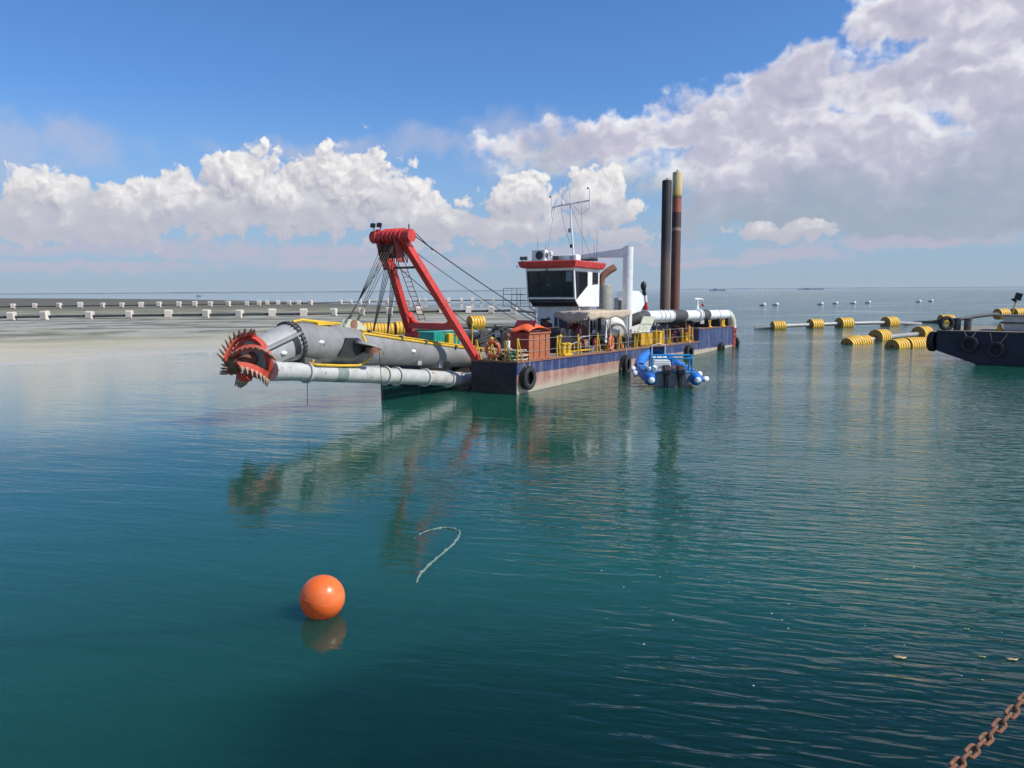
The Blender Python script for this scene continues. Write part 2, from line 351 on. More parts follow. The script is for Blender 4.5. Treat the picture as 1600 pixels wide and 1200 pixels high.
def hull_mat():
    m = bpy.data.materials.new('hull_paint'); m.use_nodes = True; g = G(m.node_tree); b = m.node_tree.nodes['Principled BSDF']
    co = g.n('ShaderNodeTexCoord').outputs['Object']; q = g.sep(co)
    wob = g.m('MULTIPLY', g.m('SUBTRACT', g.noise(co, 1.3, 4), .5), .10)
    z = g.m('ADD', q[2], wob)
    strk = g.noise(g.v('MULTIPLY', co, (6, 6, .35)), 1, 5, .65)
    patch = g.noise(g.v('MULTIPLY', co, (1, 1, 1.6)), 1.1, 6, .62)
    blue = g.mix(g.ss(patch, .35, .7), (.020, .034, .115), (.040, .062, .150))
    blue = g.mix(g.m('MULTIPLY', g.ss(strk, .48, .68), .6), blue, (.20, .22, .26))
    blue = g.mix(g.m('MULTIPLY', g.ss(g.noise(co, 2.4, 7, .72), .54, .68), .7), blue, (.13, .075, .055))
    red = g.mix(g.ss(patch, .3, .7), (.30, .13, .10), (.40, .24, .18))
    red = g.mix(g.m('MULTIPLY', g.ss(strk, .45, .72), .7), red, (.52, .42, .34))
    red = g.mix(g.m('MULTIPLY', g.ss(g.noise(co, 3, 7, .72), .52, .66), .65), red, (.18, .09, .065))
    # bleached growth along the waterline, which lies deeper towards the stern
    wl = g.m('SUBTRACT', q[2], g.m('MULTIPLY', q[0], .0222))
    low = g.ss(g.m('ADD', wl, g.m('MULTIPLY', wob, 3)), .08, .50, 1, 0)
    red = g.mix(g.m('MULTIPLY', low, .85), red, g.mix(strk, (.46, .40, .31), (.36, .34, .25)))
    red = g.mix(g.ss(wl, -.02, .05, .75, 0), red, (.06, .06, .035))
    col = g.mix(g.ss(z, .845, .875), red, blue)
    g.l(col, b.inputs['Base Color']); b.inputs['Roughness'].default_value = .55
    bp = g.n('ShaderNodeBump'); bp.inputs['Strength'].default_value = .25; bp.inputs['Distance'].default_value = .03
    g.l(g.noise(co, 1.2, 3), bp.inputs['Height']); g.l(bp.outputs[0], b.inputs['Normal'])
    return m
M['hull'] = hull_mat()
def glass_mat(name, tint, tr):
    m = bpy.data.materials.new(name); m.use_nodes = True; g = G(m.node_tree); m.node_tree.nodes.clear()
    o = g.n('ShaderNodeOutputMaterial'); t = g.n('ShaderNodeBsdfTransparent'); t.inputs[0].default_value = (*tint, 1)
    gl = g.n('ShaderNodeBsdfGlossy'); gl.inputs['Roughness'].default_value = .03; gl.inputs[0].default_value = (.8, .85, .9, 1)
    f = g.n('ShaderNodeFresnel'); f.inputs[0].default_value = 1.5
    mx = g.n('ShaderNodeMixShader'); g.l(f.outputs[0], mx.inputs[0]); g.l(t.outputs[0], mx.inputs[1]); g.l(gl.outputs[0], mx.inputs[2]); g.l(mx.outputs[0], o.inputs[0])
    return m
M['glass'] = glass_mat('glass', (.30, .34, .40), .3)
def ball_mat():
    m = bpy.data.materials.new('buoy_orange'); m.use_nodes = True; g = G(m.node_tree); b = m.node_tree.nodes['Principled BSDF']
    co = g.n('ShaderNodeTexCoord').outputs['Object']
    c = g.mix(g.ss(g.noise(co, 5, 6, .65), .42, .75), (.97, .19, .035), (.94, .25, .08))
    c = g.mix(g.m('MULTIPLY', g.ss(g.noise(co, 14, 5, .7), .60, .70), .35), c, (.55, .12, .05))
    z = g.m('ADD', g.sep(co)[2], g.m('MULTIPLY', g.m('SUBTRACT', g.noise(co, 9, 3), .5), .05))
    c = g.mix(g.ss(z, -.255, -.225, .7, 0), c, (.20, .13, .04))
    g.l(c, b.inputs['Base Color']); g.put(b.inputs['Roughness'], g.ss(g.noise(co, 8, 4), .3, .7, .25, .45))
    t = g.n('ShaderNodeBsdfTranslucent'); g.l(c, t.inputs[0]); mx = g.n('ShaderNodeMixShader'); mx.inputs[0].default_value = .22
    o = m.node_tree.nodes['Material Output']; g.l(b.outputs[0], mx.inputs[1]); g.l(t.outputs[0], mx.inputs[2]); g.l(mx.outputs[0], o.inputs[0])
    return m
M['buoy'] = ball_mat()

# ================================================================== water, sandbank, shore
FRONT = [(-1.5, 24), (-1.0109, 30.2), (-0.7543, 41.5), (-0.6692, 48.0), (-0.5852, 50.3), (-0.501, 54.0), (-0.4172, 58.3), (-0.3335, 61.2), (-0.2498, 64.4), (-0.1664, 70.5), (-0.0829, 78.0), (-0.0162, 93.3), (0.0255, 112.0), (0.0421, 124.4)]
BACK = [(-1.5, 1800), (-0.9922, 1500.0), (-0.6614, 782.0), (-0.496, 583.8), (-0.3306, 397.9), (-0.2313, 294.4), (-0.1237, 214.6), (-0.0326, 169.5), (0.0255, 134.1), (0.0421, 124.4)]
def itp(tab, a):
    if a <= tab[0][0]: return tab[0][1]
    for (a0, b0), (a1, b1) in zip(tab, tab[1:]):
        if a <= a1: return b0+(b1-b0)*(a-a0)/(a1-a0)
    return tab[-1][1]
from mathutils import noise as MN
def bed(x, y):
    """height of the bottom above the water level"""
    a = x/max(y, 6); f = itp(FRONT, a); bk = itp(BACK, a)
    n = MN.noise(Vector((x*.012, y*.035, 3)))*.5+MN.noise(Vector((x*.05, y*.12, 9)))*.3
    f += n*9+MN.noise(Vector((x*.16, y*.2, 1)))*1.6; over = max(0, a-.0421)*260
    sf = .030+.05*min(1, max(0, (a+.45)/.35))
    di = f-y
    h = min((-di*.013 if di < 14 else -.182-(di-14)*sf) if di > 0 else -di*.004, (bk-y)*.004)
    h = h-over*.06-max(0, 26-y)*.2
    deep_ = -3.0-4.5*max(0, min(1, (13-y)/7))-.6*MN.noise(Vector((x*.05, y*.06, 5)))  # bed steps down near the quay, which darkens the water colour there
    return max(deep_, min(.10, h))+(.055*n if h > -.4 else 0)
def ground_mat():
    m = bpy.data.materials.new('tidal_sand'); m.use_nodes = True; g = G(m.node_tree); b = m.node_tree.nodes['Principled BSDF']
    p = g.n('ShaderNodeNewGeometry').outputs['Position']; q = g.sep(p)
    ps = g.v('MULTIPLY', p, (.06, .09, 0))
    n1 = g.noise(ps, 1.0, 6, .62); n2 = g.noise(g.v('MULTIPLY', p, (.02, .045, 0)), 1.0, 5, .6); n3 = g.noise(g.v('ADD', ps, (31, 7, 0)), 1.6, 6, .65)
    yy = g.m('ADD', q[1], g.m('MULTIPLY', g.m('SUBTRACT', n2, .5), 50))
    base = g.ramp(g.ss(yy, 40, 340, 0, 1, False), [(0, (.52, .46, .31)), (.06, (.52, .46, .32)), (.115, (.38, .365, .28)), (.20, (.35, .34, .285)), (.32, (.33, .325, .27)), (.5, (.27, .26, .175)), (.62, (.16, .15, .115)), (1, (.13, .12, .105))])
    olive = g.m('MULTIPLY', g.ss(n1, .47, .58), g.m('MULTIPLY', g.ss(yy, 58, 85), .75))
    col = g.mix(olive, base, (.15, .155, .08))
    col = g.mix(g.m('MULTIPLY', g.ss(n3, .50, .58), g.ss(yy, 62, 95, 0, .7)), col, (.10, .10, .095))
    g.l(col, b.inputs['Base Color'])
    wet = g.ss(g.m('ADD', q[2], g.m('MULTIPLY', g.m('SUBTRACT', n1, .5), .10)), .0, .075, 1, 0)
    g.put(b.inputs['Roughness'], g.m('SUBTRACT', g.ss(n3, .35, .6, .65, .95), g.m('MULTIPLY', wet, .5))); g.put(b.inputs['Specular IOR Level'], g.ss(wet, 0, 1, .12, .5))
    return m
def water_mat():
    m = bpy.data.materials.new('sea_water'); m.use_nodes = True; g = G(m.node_tree); m.node_tree.nodes.clear()
    o = g.n('ShaderNodeOutputMaterial'); p = g.n('ShaderNodeNewGeometry').outputs['Position']
    at = g.n('ShaderNodeAttribute', attribute_name='depth'); d = at.outputs['Fac']
    # wind: glassy patches and rippled patches
    wind = g.noise(g.v('MULTIPLY', p, (.05, .10, 0)), 1.0, 3, .55)
    ew = g.m('ADD', wind, g.ss(g.sep(p)[0], -8, 14, -.10, .16))
    wf = g.ss(ew, .38, .72)
    rot = g.n('ShaderNodeVectorRotate', rotation_type='Z_AXIS'); g.l(p, rot.inputs['Vector']); rot.inputs['Angle'].default_value = R(14)
    pr = rot.outputs[0]
    w1 = g.noise(g.v('MULTIPLY', pr, (1.1, 4.8, 0)), 1.0, 2, .5, dist=.6)
    w2 = g.noise(g.v('MULTIPLY', pr, (.35, 1.1, 0)), 1.0, 2, .5, dist=.4)
    w3 = g.noise(g.v('MULTIPLY', pr, (4, 11, 0)), 1.0, 2, .5)
    h = g.m('ADD', g.m('MULTIPLY', w1, g.ss(wf, 0, 1, .17, 1.9)), g.m('ADD', g.m('MULTIPLY', w2, .5), g.m('MULTIPLY', w3, g.ss(wf, 0, 1, .07, .26))))
    bp = g.n('ShaderNodeBump'); bp.inputs['Strength'].default_value = 1.0; bp.inputs['Distance'].default_value = .034; g.l(h, bp.inputs['Height'])
    fr = g.n('ShaderNodeFresnel'); fr.inputs[0].default_value = 1.333; g.l(bp.outputs[0], fr.inputs['Normal'])
    gl = g.n('ShaderNodeBsdfGlossy'); g.put(gl.inputs['Roughness'], g.ss(wf, .1, .9, .03, .085)); gl.inputs[0].default_value = (1, 1, 1, 1); g.l(bp.outputs[0], gl.inputs['Normal'])
    big = g.noise(g.v('MULTIPLY', p, (.02, .03, 0)), 1.0, 4, .5)
    mid = g.mix(g.ss(big, .38, .62), (.009, .072, .052), (.009, .076, .042))
    col = g.mix(g.ss(d, .25, 1.8), (.06, .16, .15), mid)
    col = g.mix(g.ss(d, 3.2, 7.2), col, (.0012, .017, .013))
    df = g.n('ShaderNodeSubsurfaceScattering'); df.falloff = 'BURLEY'; g.l(col, df.inputs[0]); df.inputs['Scale'].default_value = 1.0; df.inputs['Radius'].default_value = (.5, 1.6, 1.6)
    tr = g.n('ShaderNodeBsdfTransparent'); tr.inputs[0].default_value = (.86, .95, .94, 1)
    clear = g.m('POWER', 2.718, g.m('MULTIPLY', d, -2.2), clamp=True)
    body = g.n('ShaderNodeMixShader'); g.l(clear, body.inputs[0]); g.l(df.outputs[0], body.inputs[1]); g.l(tr.outputs[0], body.inputs[2])
    mx = g.n('ShaderNodeMixShader'); g.l(fr.outputs[0], mx.inputs[0]); g.l(body.outputs[0], mx.inputs[1]); g.l(gl.outputs[0], mx.inputs[2])
    g.l(mx.outputs[0], o.inputs[0])
    return m
def sheet(name, mat, zf, depth=False):
    ys = [-40, -20, -8, 0, 4, 8]
    y = 10.0
    while y < 1400: ys.append(y); y *= 1.022
    ys += [1500, 2000, 3000, 5000, 9000, 16000, 30000]
    As = [-3.2, -2.4, -1.8]+[-1.4+i*.014 for i in range(118)]+[.27+i*.12 for i in range(10)]+[1.8, 2.4, 3.2]
    vs = []; fs = []; dep = []
    n = len(As)
    for y in ys:
        w = max(y, 12)+ (40 if y < 10 else 0)
        for a in As:
            x = a*w; h = bed(x, y)
            if y > 1600: h = -3.0
            vs.append((x, y, zf(h))); dep.append(max(0, -h))
    for i in range(len(ys)-1):
        for k in range(n-1): fs.append((i*n+k, i*n+k+1, (i+1)*n+k+1, (i+1)*n+k))
    me = bpy.data.meshes.new(name); me.from_pydata(vs, [], fs); me.shade_smooth(); me.materials.append(mat)
    if depth:
        at = me.attributes.new('depth', 'FLOAT', 'POINT'); at.data.foreach_set('value', dep)
    ob = bpy.data.objects.new(name, me); COL.objects.link(ob); return tag(ob, kind='structure')
sheet('seabed', ground_mat(), lambda h: h)
sheet('water', water_mat(), lambda h: 0.0, True)

def shore(name, x0, x1, y, hmax, seed, mat):
    mb = MB(); n = 160; top = []
    for i in range(n+1):
        x = x0+(x1-x0)*i/n; e = min(1, 8*i/n, 8*(n-i)/n)
        h = hmax*e*(.45+.55*abs(MN.noise(Vector((i*.11, seed, 0))))+.25*abs(MN.noise(Vector((i*.6, seed, 4)))))
        top.append((x, h))
    vs = []; fs = []
    for x, h in top: vs += [(x, y, -.5), (x, y+60, h), (x, y+400, h), (x, y+600, -.5)]
    for i in range(n):
        for k in range(3): fs.append((i*4+k, (i+1)*4+k, (i+1)*4+k+1, i*4+k+1))
    mb.add(vs, fs); return tag(mb.build(name, mat), kind='structure')
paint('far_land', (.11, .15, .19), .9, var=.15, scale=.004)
shore('hills', -7500, 900, 7000, 9, 1.0, M['far_land'])
shore('hills', 1500, 6500, 9000, 9, 5.0, M['far_land'])

# quay that the photographer stands on, reaching round on the right
mb = MB().box(-30, 9, -14, 1.15, -4, 2.9)
tag(mb.build('quay', M['concrete'], bevel=.04), kind='structure')

# ================================================================== the dredger
TH = math.atan2(.84680, .53191); TRIM = .0222
SM = Matrix.Translation((.2185, 32.959, 0)) @ Matrix.Rotation(TH, 4, 'Z') @ Matrix.Rotation(TRIM, 4, 'Y')
def onship(s, b, z, rz=0, rx=0, ry=0):
    return SM @ Matrix.Translation((s, b, z)) @ Euler((rx, ry, rz)).to_matrix().to_4x4()
D = empty('cutter_dredger', SM)
tag(D, 'blue and red dredger with white wheelhouse, red bow gantry and toothed cutter', 'dredger')
DK_ = 1.42; AFT = 2.32
# hull
mb = MB()
mb.box(0, 24, 0, 2.41, -1.3, DK_).box(0, 24, 5.39, 7.8, -1.3, DK_).box(5.2, 24, 2.411, 5.389, -1.0, DK_-.003)
mb.box(24.002, 32.3, 0.002, 7.798, -1.0, AFT)
hull = mb.build('hull', M['hull'], D, smooth=False, bevel=.03)
mb = MB().box(.03, 23.98, .05, 2.38, DK_+.001, DK_+.012).box(.03, 23.98, 5.42, 7.75, DK_+.001, DK_+.012).box(5.25, 23.98, 2.42, 5.38, DK_, DK_+.011).box(24.05, 32.25, .05, 7.75, AFT, AFT+.012)
mb.build('deck_plate', M['deck'], hull, smooth=False)
mb = MB().box(-.03, 24, -.045, -.002, DK_-.05, DK_+.03).box(-.045, -.002, 0, 2.41, DK_-.05, DK_+.03).box(-.045, -.002, 5.39, 7.8, DK_-.05, DK_+.03)
mb.box(24.05, 32.3, -.045, -.002, AFT-.05, AFT+.03)
mb.build('edge_strip', M['rust_pipe'], hull, smooth=False)
for sx in (4.1, 8.2, 12.1, 16.0, 20.1, 26.7, 29.4):
    z1 = DK_-.05 if sx < 24 else AFT-.05
    MB().box(sx-.02, sx+.02, -.012, .002, -.5, z1).build('weld_seam', M['hull'], hull, smooth=False)
MB().box(23.9, 24.06, -.03, .6, .9, AFT).build('step_post', M['hull'], hull, smooth=False)
MB().box(32.12, 32.34, -.04, .3, -.6, AFT).build('stern_post', M['dull_red'], hull, smooth=False)

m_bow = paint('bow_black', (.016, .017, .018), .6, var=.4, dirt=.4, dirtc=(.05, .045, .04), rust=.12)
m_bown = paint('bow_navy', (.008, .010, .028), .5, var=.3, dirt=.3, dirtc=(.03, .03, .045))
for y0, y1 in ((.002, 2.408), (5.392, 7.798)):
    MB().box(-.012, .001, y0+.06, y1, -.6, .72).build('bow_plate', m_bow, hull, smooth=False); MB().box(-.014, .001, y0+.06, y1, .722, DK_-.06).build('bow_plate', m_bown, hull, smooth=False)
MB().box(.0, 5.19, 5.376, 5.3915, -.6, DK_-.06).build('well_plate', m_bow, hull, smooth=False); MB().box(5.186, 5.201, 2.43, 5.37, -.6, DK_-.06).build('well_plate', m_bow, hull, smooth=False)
# ---- cutter ladder
lad = MB()
LPROF = [(0, .48), (4.2, .54), (8.4, .65), (10.8, .75), (12.6, .74), (13.57, .70)]
def lz(s_): return 1.14+(4.4-s_)*.1037
def lr(s_):
    t = (4.4-s_)*1.0053
    for (t0, r0), (t1, r1) in zip(LPROF, LPROF[1:]):
        if t <= t1: return r0+(r1-r0)*(t-t0)/(t1-t0)
    return .7
def ltop(s_, b_, up=.05): return (s_, b_, lz(s_)+math.sqrt(max(0, lr(s_)**2-(3.9-b_)**2))+up)
lad.lathe((4.4, 3.9, 1.14), (-13.5, 0, 1.40), LPROF, 32)
LADDER = lad.build('cutter_ladder', M['ladder_grey'], D)
LA = Vector((-9.1, 3.9, 2.52)); LB = Vector((-10.58, 3.9, 2.10)); LD = (LB-LA).normalized()
lo = MB(); lo.lathe(LA, LD, [(0, .69), (1.2, .63), (1.7, .60)], 32)
lo.build('cutter_shaft_housing', M['light_grey'], LADDER)
fl = MB(); fl.lathe(LA-LD*.02, LD, [(-.07, .745), (.05, .745)], 36)
FL = fl.build('flange', M['dark_grey'], LADDER)
bolt = MB().cyl((0, 0, -.10), (0, 0, .09), .032, n=6).mesh('bolt', M['dark'])
xx, yy, _ = basis(LD); qr = LD.to_track_quat('Z', 'Y').to_euler()
for k in range(30):
    a = 2*math.pi*k/30; share('bolt', bolt, FL, LA+(xx*math.cos(a)+yy*math.sin(a))*.735, qr)
for s_ in (-7.2, -4.9, -2.6, -.4):
    MB().ring((s_, 3.9, lz(s_)), (-13.5, 0, 1.40), [(-.015, lr(s_)-.01), (0, lr(s_)+.012), (.015, lr(s_)-.01)], 32).build('weld_seam', M['ladder_grey'], LADDER)
MB().prism([(-9.0, 2.0), (-8.2, 1.86), (-8.2, 1.72), (-9.0, 1.78)], 'y', 3.3, 4.3).build('pipe_hanger', M['dark_grey'], LADDER)
# plates, ribs and access windows on the shaft housing
def on_housing(t, ang, r):
    return LA+LD*t+(Vector((0, -1, 0))*math.cos(ang)+LD.cross(Vector((0, -1, 0)))*-math.sin(ang))*r
def patch(name, t0, t1, a0, a1, r, th, mat, par):
    mbp = MB(); vs = []; n = 8
    for i in range(n+1):
        a = a0+(a1-a0)*i/n
        for (t, rr) in ((t0, r), (t1, r-.035*(t1-t0)), (t1, r-.035*(t1-t0)+th), (t0, r+th)): vs.append(on_housing(t, a, rr))
    fs = [(0, 1, 2, 3), (n*4+3, n*4+2, n*4+1, n*4)]
    for i in range(n):
        for k in range(4): k2 = (k+1) % 4; fs.append((i*4+k, i*4+k2, (i+1)*4+k2, (i+1)*4+k))
    return mbp.add(vs, fs).build(name, mat, par)
patch('access_opening', .14, .42, -.35, .55, .665, .02, M['dark'], LADDER)
patch('access_cover', .46, 1.7, -.3, .55, .655, .025, M['light_grey'], LADDER)
MB().bar(on_housing(.15, .64, .70), on_housing(1.75, .64, .64), .05, .05).build('seam_rib', M['dark_grey'], LADDER)
MB().bar(on_housing(.1, -.55, .72), on_housing(1.8, -.45, .66), .30, .07).build('side_rib', M['light_grey'], LADDER)
MB().bar(on_housing(.05, 1.45, .73), on_housing(.75, 1.45, .72), .03, .05).build('grab_rail', M['dark'], LADDER)
MB().obox(on_housing(1.0, 1.5, .80), (.32, .05, .22), (0, 0, 0)).build('sensor_box', M['dark'], LADDER)
def anode(p, par, d=(1, 0, 0)):
    m_ = MB(); m_.ball(p, (.14, .07, .075), 10, 6); return m_.build('anode', M['white_clean'], par)
anode(on_housing(.95, .1, .67), LADDER)
anode((-8.3, 3.19, 2.50), LADDER); anode((-3.0, 3.27, 1.92), LADDER)
# swing sheave plate, its recess shadow and the upper sheave cheeks
MB().prism([(-7.5, 1.95), (-6.75, 1.85), (-6.2, 2.05), (-6.05, 2.35), (-6.5, 2.6), (-7.1, 2.62)], 'y', 3.10, 3.19).build('recess_shade', M['dark'], LADDER)  # dark sheet standing in for the shadow in the recess
sp = MB(); pts = []
for k in range(20):
    a = 2*math.pi*k/20; pts.append((-6.05+.62*math.cos(a)*(1.15 if math.cos(a) < 0 else 1), 2.95+.36*math.sin(a)))
vs = [(x, y, 2.30-.25*(x+6.05)+dz) for dz in (-.05, .05) for x, y in pts]
sp.add(vs, [tuple(range(19, -1, -1)), tuple(range(20, 40))]+[(i, (i+1) % 20, (i+1) % 20+20, i+20) for i in range(20)])
SP = sp.build('sheave_guard', M['light_grey'], LADDER)
MB().cyl((-6.0, 2.85, 2.0), (-6.0, 2.85, 2.24), .28, n=18).build('swing_sheave', M['rust_pipe'], SP)
for dy in (-.14, .14):
    MB().prism([(-6.6, 2.92), (-5.7, 2.80), (-5.3, 2.90), (-5.75, 3.22), (-6.3, 3.30)], 'y', 3.9+dy-.03, 3.9+dy+.03).build('sheave_cheek', M['olive_panel'], LADDER)
MB().cyl((-6.05, 3.72, 3.08), (-6.05, 4.08, 3.08), .2, n=16).build('hoist_sheave', M['rust_pipe'], LADDER)
for s0, bb in ((-6.9, 3.3), (-4.1, 3.3)):
    pass
for s_, c in ((-2.4, 1.62), (-.9, 1.40)):
    MB().prism([(s_-.14, c-.32), (s_+.10, c-.34), (s_+.17, c+.10), (s_-.14, c+.14)], 'y', 3.42, 3.98).build('pipe_bracket', M['light_grey'], LADDER)
MB().box(-.75, .35, 3.32, 3.36, 1.25, 1.32).build('hose_guard', M['dark_grey'], LADDER)
# yellow hydraulic lines
def line(name, pts, r, mat, par, n=8): return MB().tube(pts, r, n).build(name, mat, par)
line('hydraulic_line', [(-6.0, 3.1, 2.3), ltop(-6.05, 3.28), ltop(-5.9, 3.36), ltop(-3.5, 3.42), ltop(-1.2, 3.45), ltop(1.5, 3.5), ltop(4.2, 3.5)], .055, M['yellow'], LADDER)
line('hydraulic_line', [ltop(-5.9, 3.5), ltop(-3.5, 3.55), ltop(-.6, 3.58), ltop(3, 3.6)], .03, M['yellow'], LADDER)
for s_ in (-5.5, -3.6, -2.0, .2, 2.2):
    x_, y_, z_ = ltop(s_, 3.48); MB().box(s_-.06, s_+.06, 3.36, 3.66, z_-.09, z_+.07).build('line_clamp', M['dark_grey'], LADDER)
line('hydraulic_line', [(-8.6, 3.3, 1.86), (-8.75, 3.22, 1.76), (-8.55, 3.18, 1.70), (-7.4, 3.18, 1.60), (-6.4, 3.18, 1.54), (-6.1, 3.05, 1.68), (-5.95, 3.0, 1.88)], .05, M['yellow'], LADDER)
line('hydraulic_line', [(-9.1, 3.75, 3.24), (-8.7, 3.7, 3.30), (-8.3, 3.7, 3.26), (-7.4, 3.7, 3.17), (-6.8, 3.75, 3.14)], .055, M['yellow'], LADDER)
MB().box(-8.1, -7.3, 3.55, 3.75, 3.10, 3.20).build('hose_tray', M['yellow'], LADDER, smooth=False)
# ---- suction pipe under the ladder
SP0 = Vector((1.8, 3.35, .32)); SP1 = Vector((-9.25, 3.47, 1.49)); sd_ = (SP1-SP0).normalized()
L_ = (SP1-SP0).length
sp = MB().lathe(SP0, sd_, [(0, .325), (L_, .325), (L_+.4, .33), (L_+1.1, .36)], 28)
SUC = sp.build('suction_pipe', M['pipe_grey'], D)
for t in (L_-.45, L_-4.6, L_-5.3, L_-7.15, L_-8.85):
    MB().lathe(SP0+sd_*(t-.05), sd_, [(0, .40), (.1, .40)], 28).build('pipe_flange', M['pipe_grey'], SUC)
MB().lathe(SP0+sd_*(L_-2.3), sd_, [(0, .331), (.55, .331)], 28).build('pipe_band', paint('band_green', (.20, .25, .22), .6, dirt=.3), SUC)
# ---- cutter head
CO = LB+LD*.02
hubp = MB(); hubp.lathe(CO, LD, [(-.02, .24), (.5, .2), (.85, .18), (.95, .15)], 18)
CUT = hubp.build('cutter_head', M['rust'], D)
MB().ring(CO, LD, [(-.05, .62), (-.05, .74), (.16, .76), (.16, .60)], 36).build('cutter_ring', M['cutter_red'], CUT)
nose = MB().lathe(CO+LD*.9, LD, [(0, .30), (.08, .32), (.16, .26), (.2, .12)], 20).build('cutter_nose', M['rust'], CUT)
def crad(t): return .72+.40*t-.86*t*t if t < .62 else (.72+.40*.62-.86*.3844)-(t-.62)*.68
ex, ey, _ = basis(LD)
tooth = MB().add([(-.05, -.055, 0), (.05, -.055, 0), (.05, .055, 0), (-.05, .055, 0), (-.028, -.05, .12), (.028, -.05, .12), (.028, .05, .12), (-.028, .05, .12), (-.006, -.018, .26), (.006, -.018, .26), (.006, .018, .26), (-.006, .018, .26)],
    [(3, 2, 1, 0), (0, 1, 5, 4), (1, 2, 6, 5), (2, 3, 7, 6), (3, 0, 4, 7), (4, 5, 9, 8), (5, 6, 10, 9), (6, 7, 11, 10), (7, 4, 8, 11), (8, 9, 10, 11)]).mesh('tooth', M['tooth'], smooth=False)
NB = 5; CPH = .15
MB().lathe(CO-LD*.03, LD, [(0, .61), (.04, .61)], 28).build('cutter_shade_disc', M['dark'], CUT)  # dark disc added to stand in for shade inside the cutter
for kb in range(NB):
    a0 = 2*math.pi*kb/NB+CPH; n = 18; vs = []; fs = []; edge = []
    for i in range(n+1):
        t = i/n; ph = a0+1.25*t; r = crad(t)*1.12; ax = CO+LD*(1.06*t)
        e = ex*math.cos(ph)+ey*math.sin(ph); tn = -ex*math.sin(ph)+ey*math.cos(ph)
        w = .31-.08*t; p = ax+e*r
        # section: a thick plate leaning back from its cutting edge
        lead = p-tn*w*.5+e*.05; trail = p+tn*w*.6-e*.10; th = e*(-.09)
        vs += [lead, trail, trail+th, lead+th*1.3]; edge.append((lead, e, tn, t))
    for i in range(n):
        for k in range(4): k2 = (k+1) % 4; fs.append((i*4+k, i*4+k2, (i+1)*4+k2, (i+1)*4+k))
    fs += [(3, 2, 1, 0), (n*4, n*4+1, n*4+2, n*4+3)]
    MB().add(vs, fs).build('cutter_blade', M['cutter_red'], CUT)
    for i in range(0, n+1, 2):
        if i == 0: i = 1
        lead, e, tn, t = edge[i]
        z = (e*.75-tn*.75+LD*(.15+.55*t)).normalized(); y = z.cross(LD).normalized(); x = y.cross(z)
        rot = Matrix((x, y, z)).transposed().to_euler()
        share('tooth', tooth, CUT, lead-z*.05, rot)

# ---- red bow gantry
gt = MB()
def leg(b0, b1):
    f0 = Vector((.12, b0, DK_)); t0 = Vector((-3.45, b1, 6.45))
    gt.bar(f0, t0, .30, .31, up=(0, 1, 0)); return f0, t0
leg(2.2, 3.35); leg(5.6, 4.45)
k = (2.92-DK_)/(6.45-DK_); s_c = .12-3.57*k
gt.box(s_c-.15, s_c+.15, 2.62, 5.18, 2.79, 3.06)
for sg, b_ in ((1, 2.66), (-1, 5.12)):
    gt.prism([(b_, 3.07), (b_+sg*.42, 3.07), (b_+sg*.26, 3.16), (b_+sg*.12, 3.32), (b_+sg*.05, 3.55)], 'x', s_c-.15, s_c+.12)
gt.prism([(-3.75, 6.35), (-3.3, 6.35), (-3.05, 5.35), (-3.3, 5.3)], 'y', 4.25, 4.62)
GAN = gt.build('bow_gantry', M['red'], D, bevel=.025)
MB().lathe((-3.55, 2.86, 6.66), (0, 1, 0), [(0, .26), (2.08, .26)], 28).build('gantry_head_tube', M['red'], GAN)
for b_ in (3.25, 3.5, 3.72, 3.94, 4.16, 4.6):
    MB().ring((-3.55, b_, 6.66), (0, 1, 0), [(0, .25), (0, .32), (.06, .32), (.06, .25)], 28).build('head_collar', M['red'], GAN)
for b_ in (3.65, 3.95, 4.25):
    MB().lathe((-3.68, b_-.07, 6.05), (0, 1, 0), [(0, .30), (.05, .25), (.09, .25), (.14, .30)], 20).build('hoist_sheave', M['rust'], GAN)
MB().prism([(-3.9, 6.5), (-3.35, 6.5), (-3.3, 5.6), (-3.75, 5.65)], 'y', 3.48, 3.54).build('sheave_cheek', M['dull_red'], GAN)
MB().prism([(-3.9, 6.5), (-3.35, 6.5), (-3.3, 5.6), (-3.75, 5.65)], 'y', 4.36, 4.42).build('sheave_cheek', M['dull_red'], GAN)
MB().cyl((-2.75, 3.4, 5.42), (-2.75, 4.5, 5.42), .05, n=8).build('cross_bar', M['dark_grey'], GAN)
MB().cyl((-1.0, 4.72, 2.50), (-1.0, 5.3, 2.50), .17, n=18).build('guide_roller', M['red'], GAN)
for b_ in (4.5, 4.85):
    f = MB().cyl((-3.6, b_, 6.9), (-3.6, b_, 7.06), .025, n=6).build('floodlight', M['dark_grey'], GAN)
    MB().obox((-3.66, b_, 7.14), (.1, .2, .16), (0, .35, .2)).build('lamp_housing', M['dark'], f)
MB().cyl((-3.5, 3.05, 6.9), (-3.5, 3.05, 7.12), .03, n=6).build('head_pin', M['dark_grey'], GAN)
MB().cyl((.12, 2.2, DK_), (.12, 2.2, DK_+.2), .12, n=12).build('foot_pin', M['yellow'], GAN)
# climbing ladder on the far leg
la = MB(); lf = Vector((-.30, 5.30, 3.1)); lt = Vector((-3.0, 4.42, 6.0))
for db in (-.0, .36): la.cyl(lf+Vector((.22+db*.6, -db*.55, 0)), lt+Vector((.22+db*.6, -db*.55, 0)), .018, n=6)
GL = la.build('climbing_ladder', M['dull_red'], GAN)
rung = None
for i in range(14):
    p = lf.lerp(lt, (i+.5)/14)+Vector((.22, 0, 0)); MB().cyl(p, p+Vector((.216, -.198, 0)), .016, n=5).build('rung', M['dull_red'], GAN)
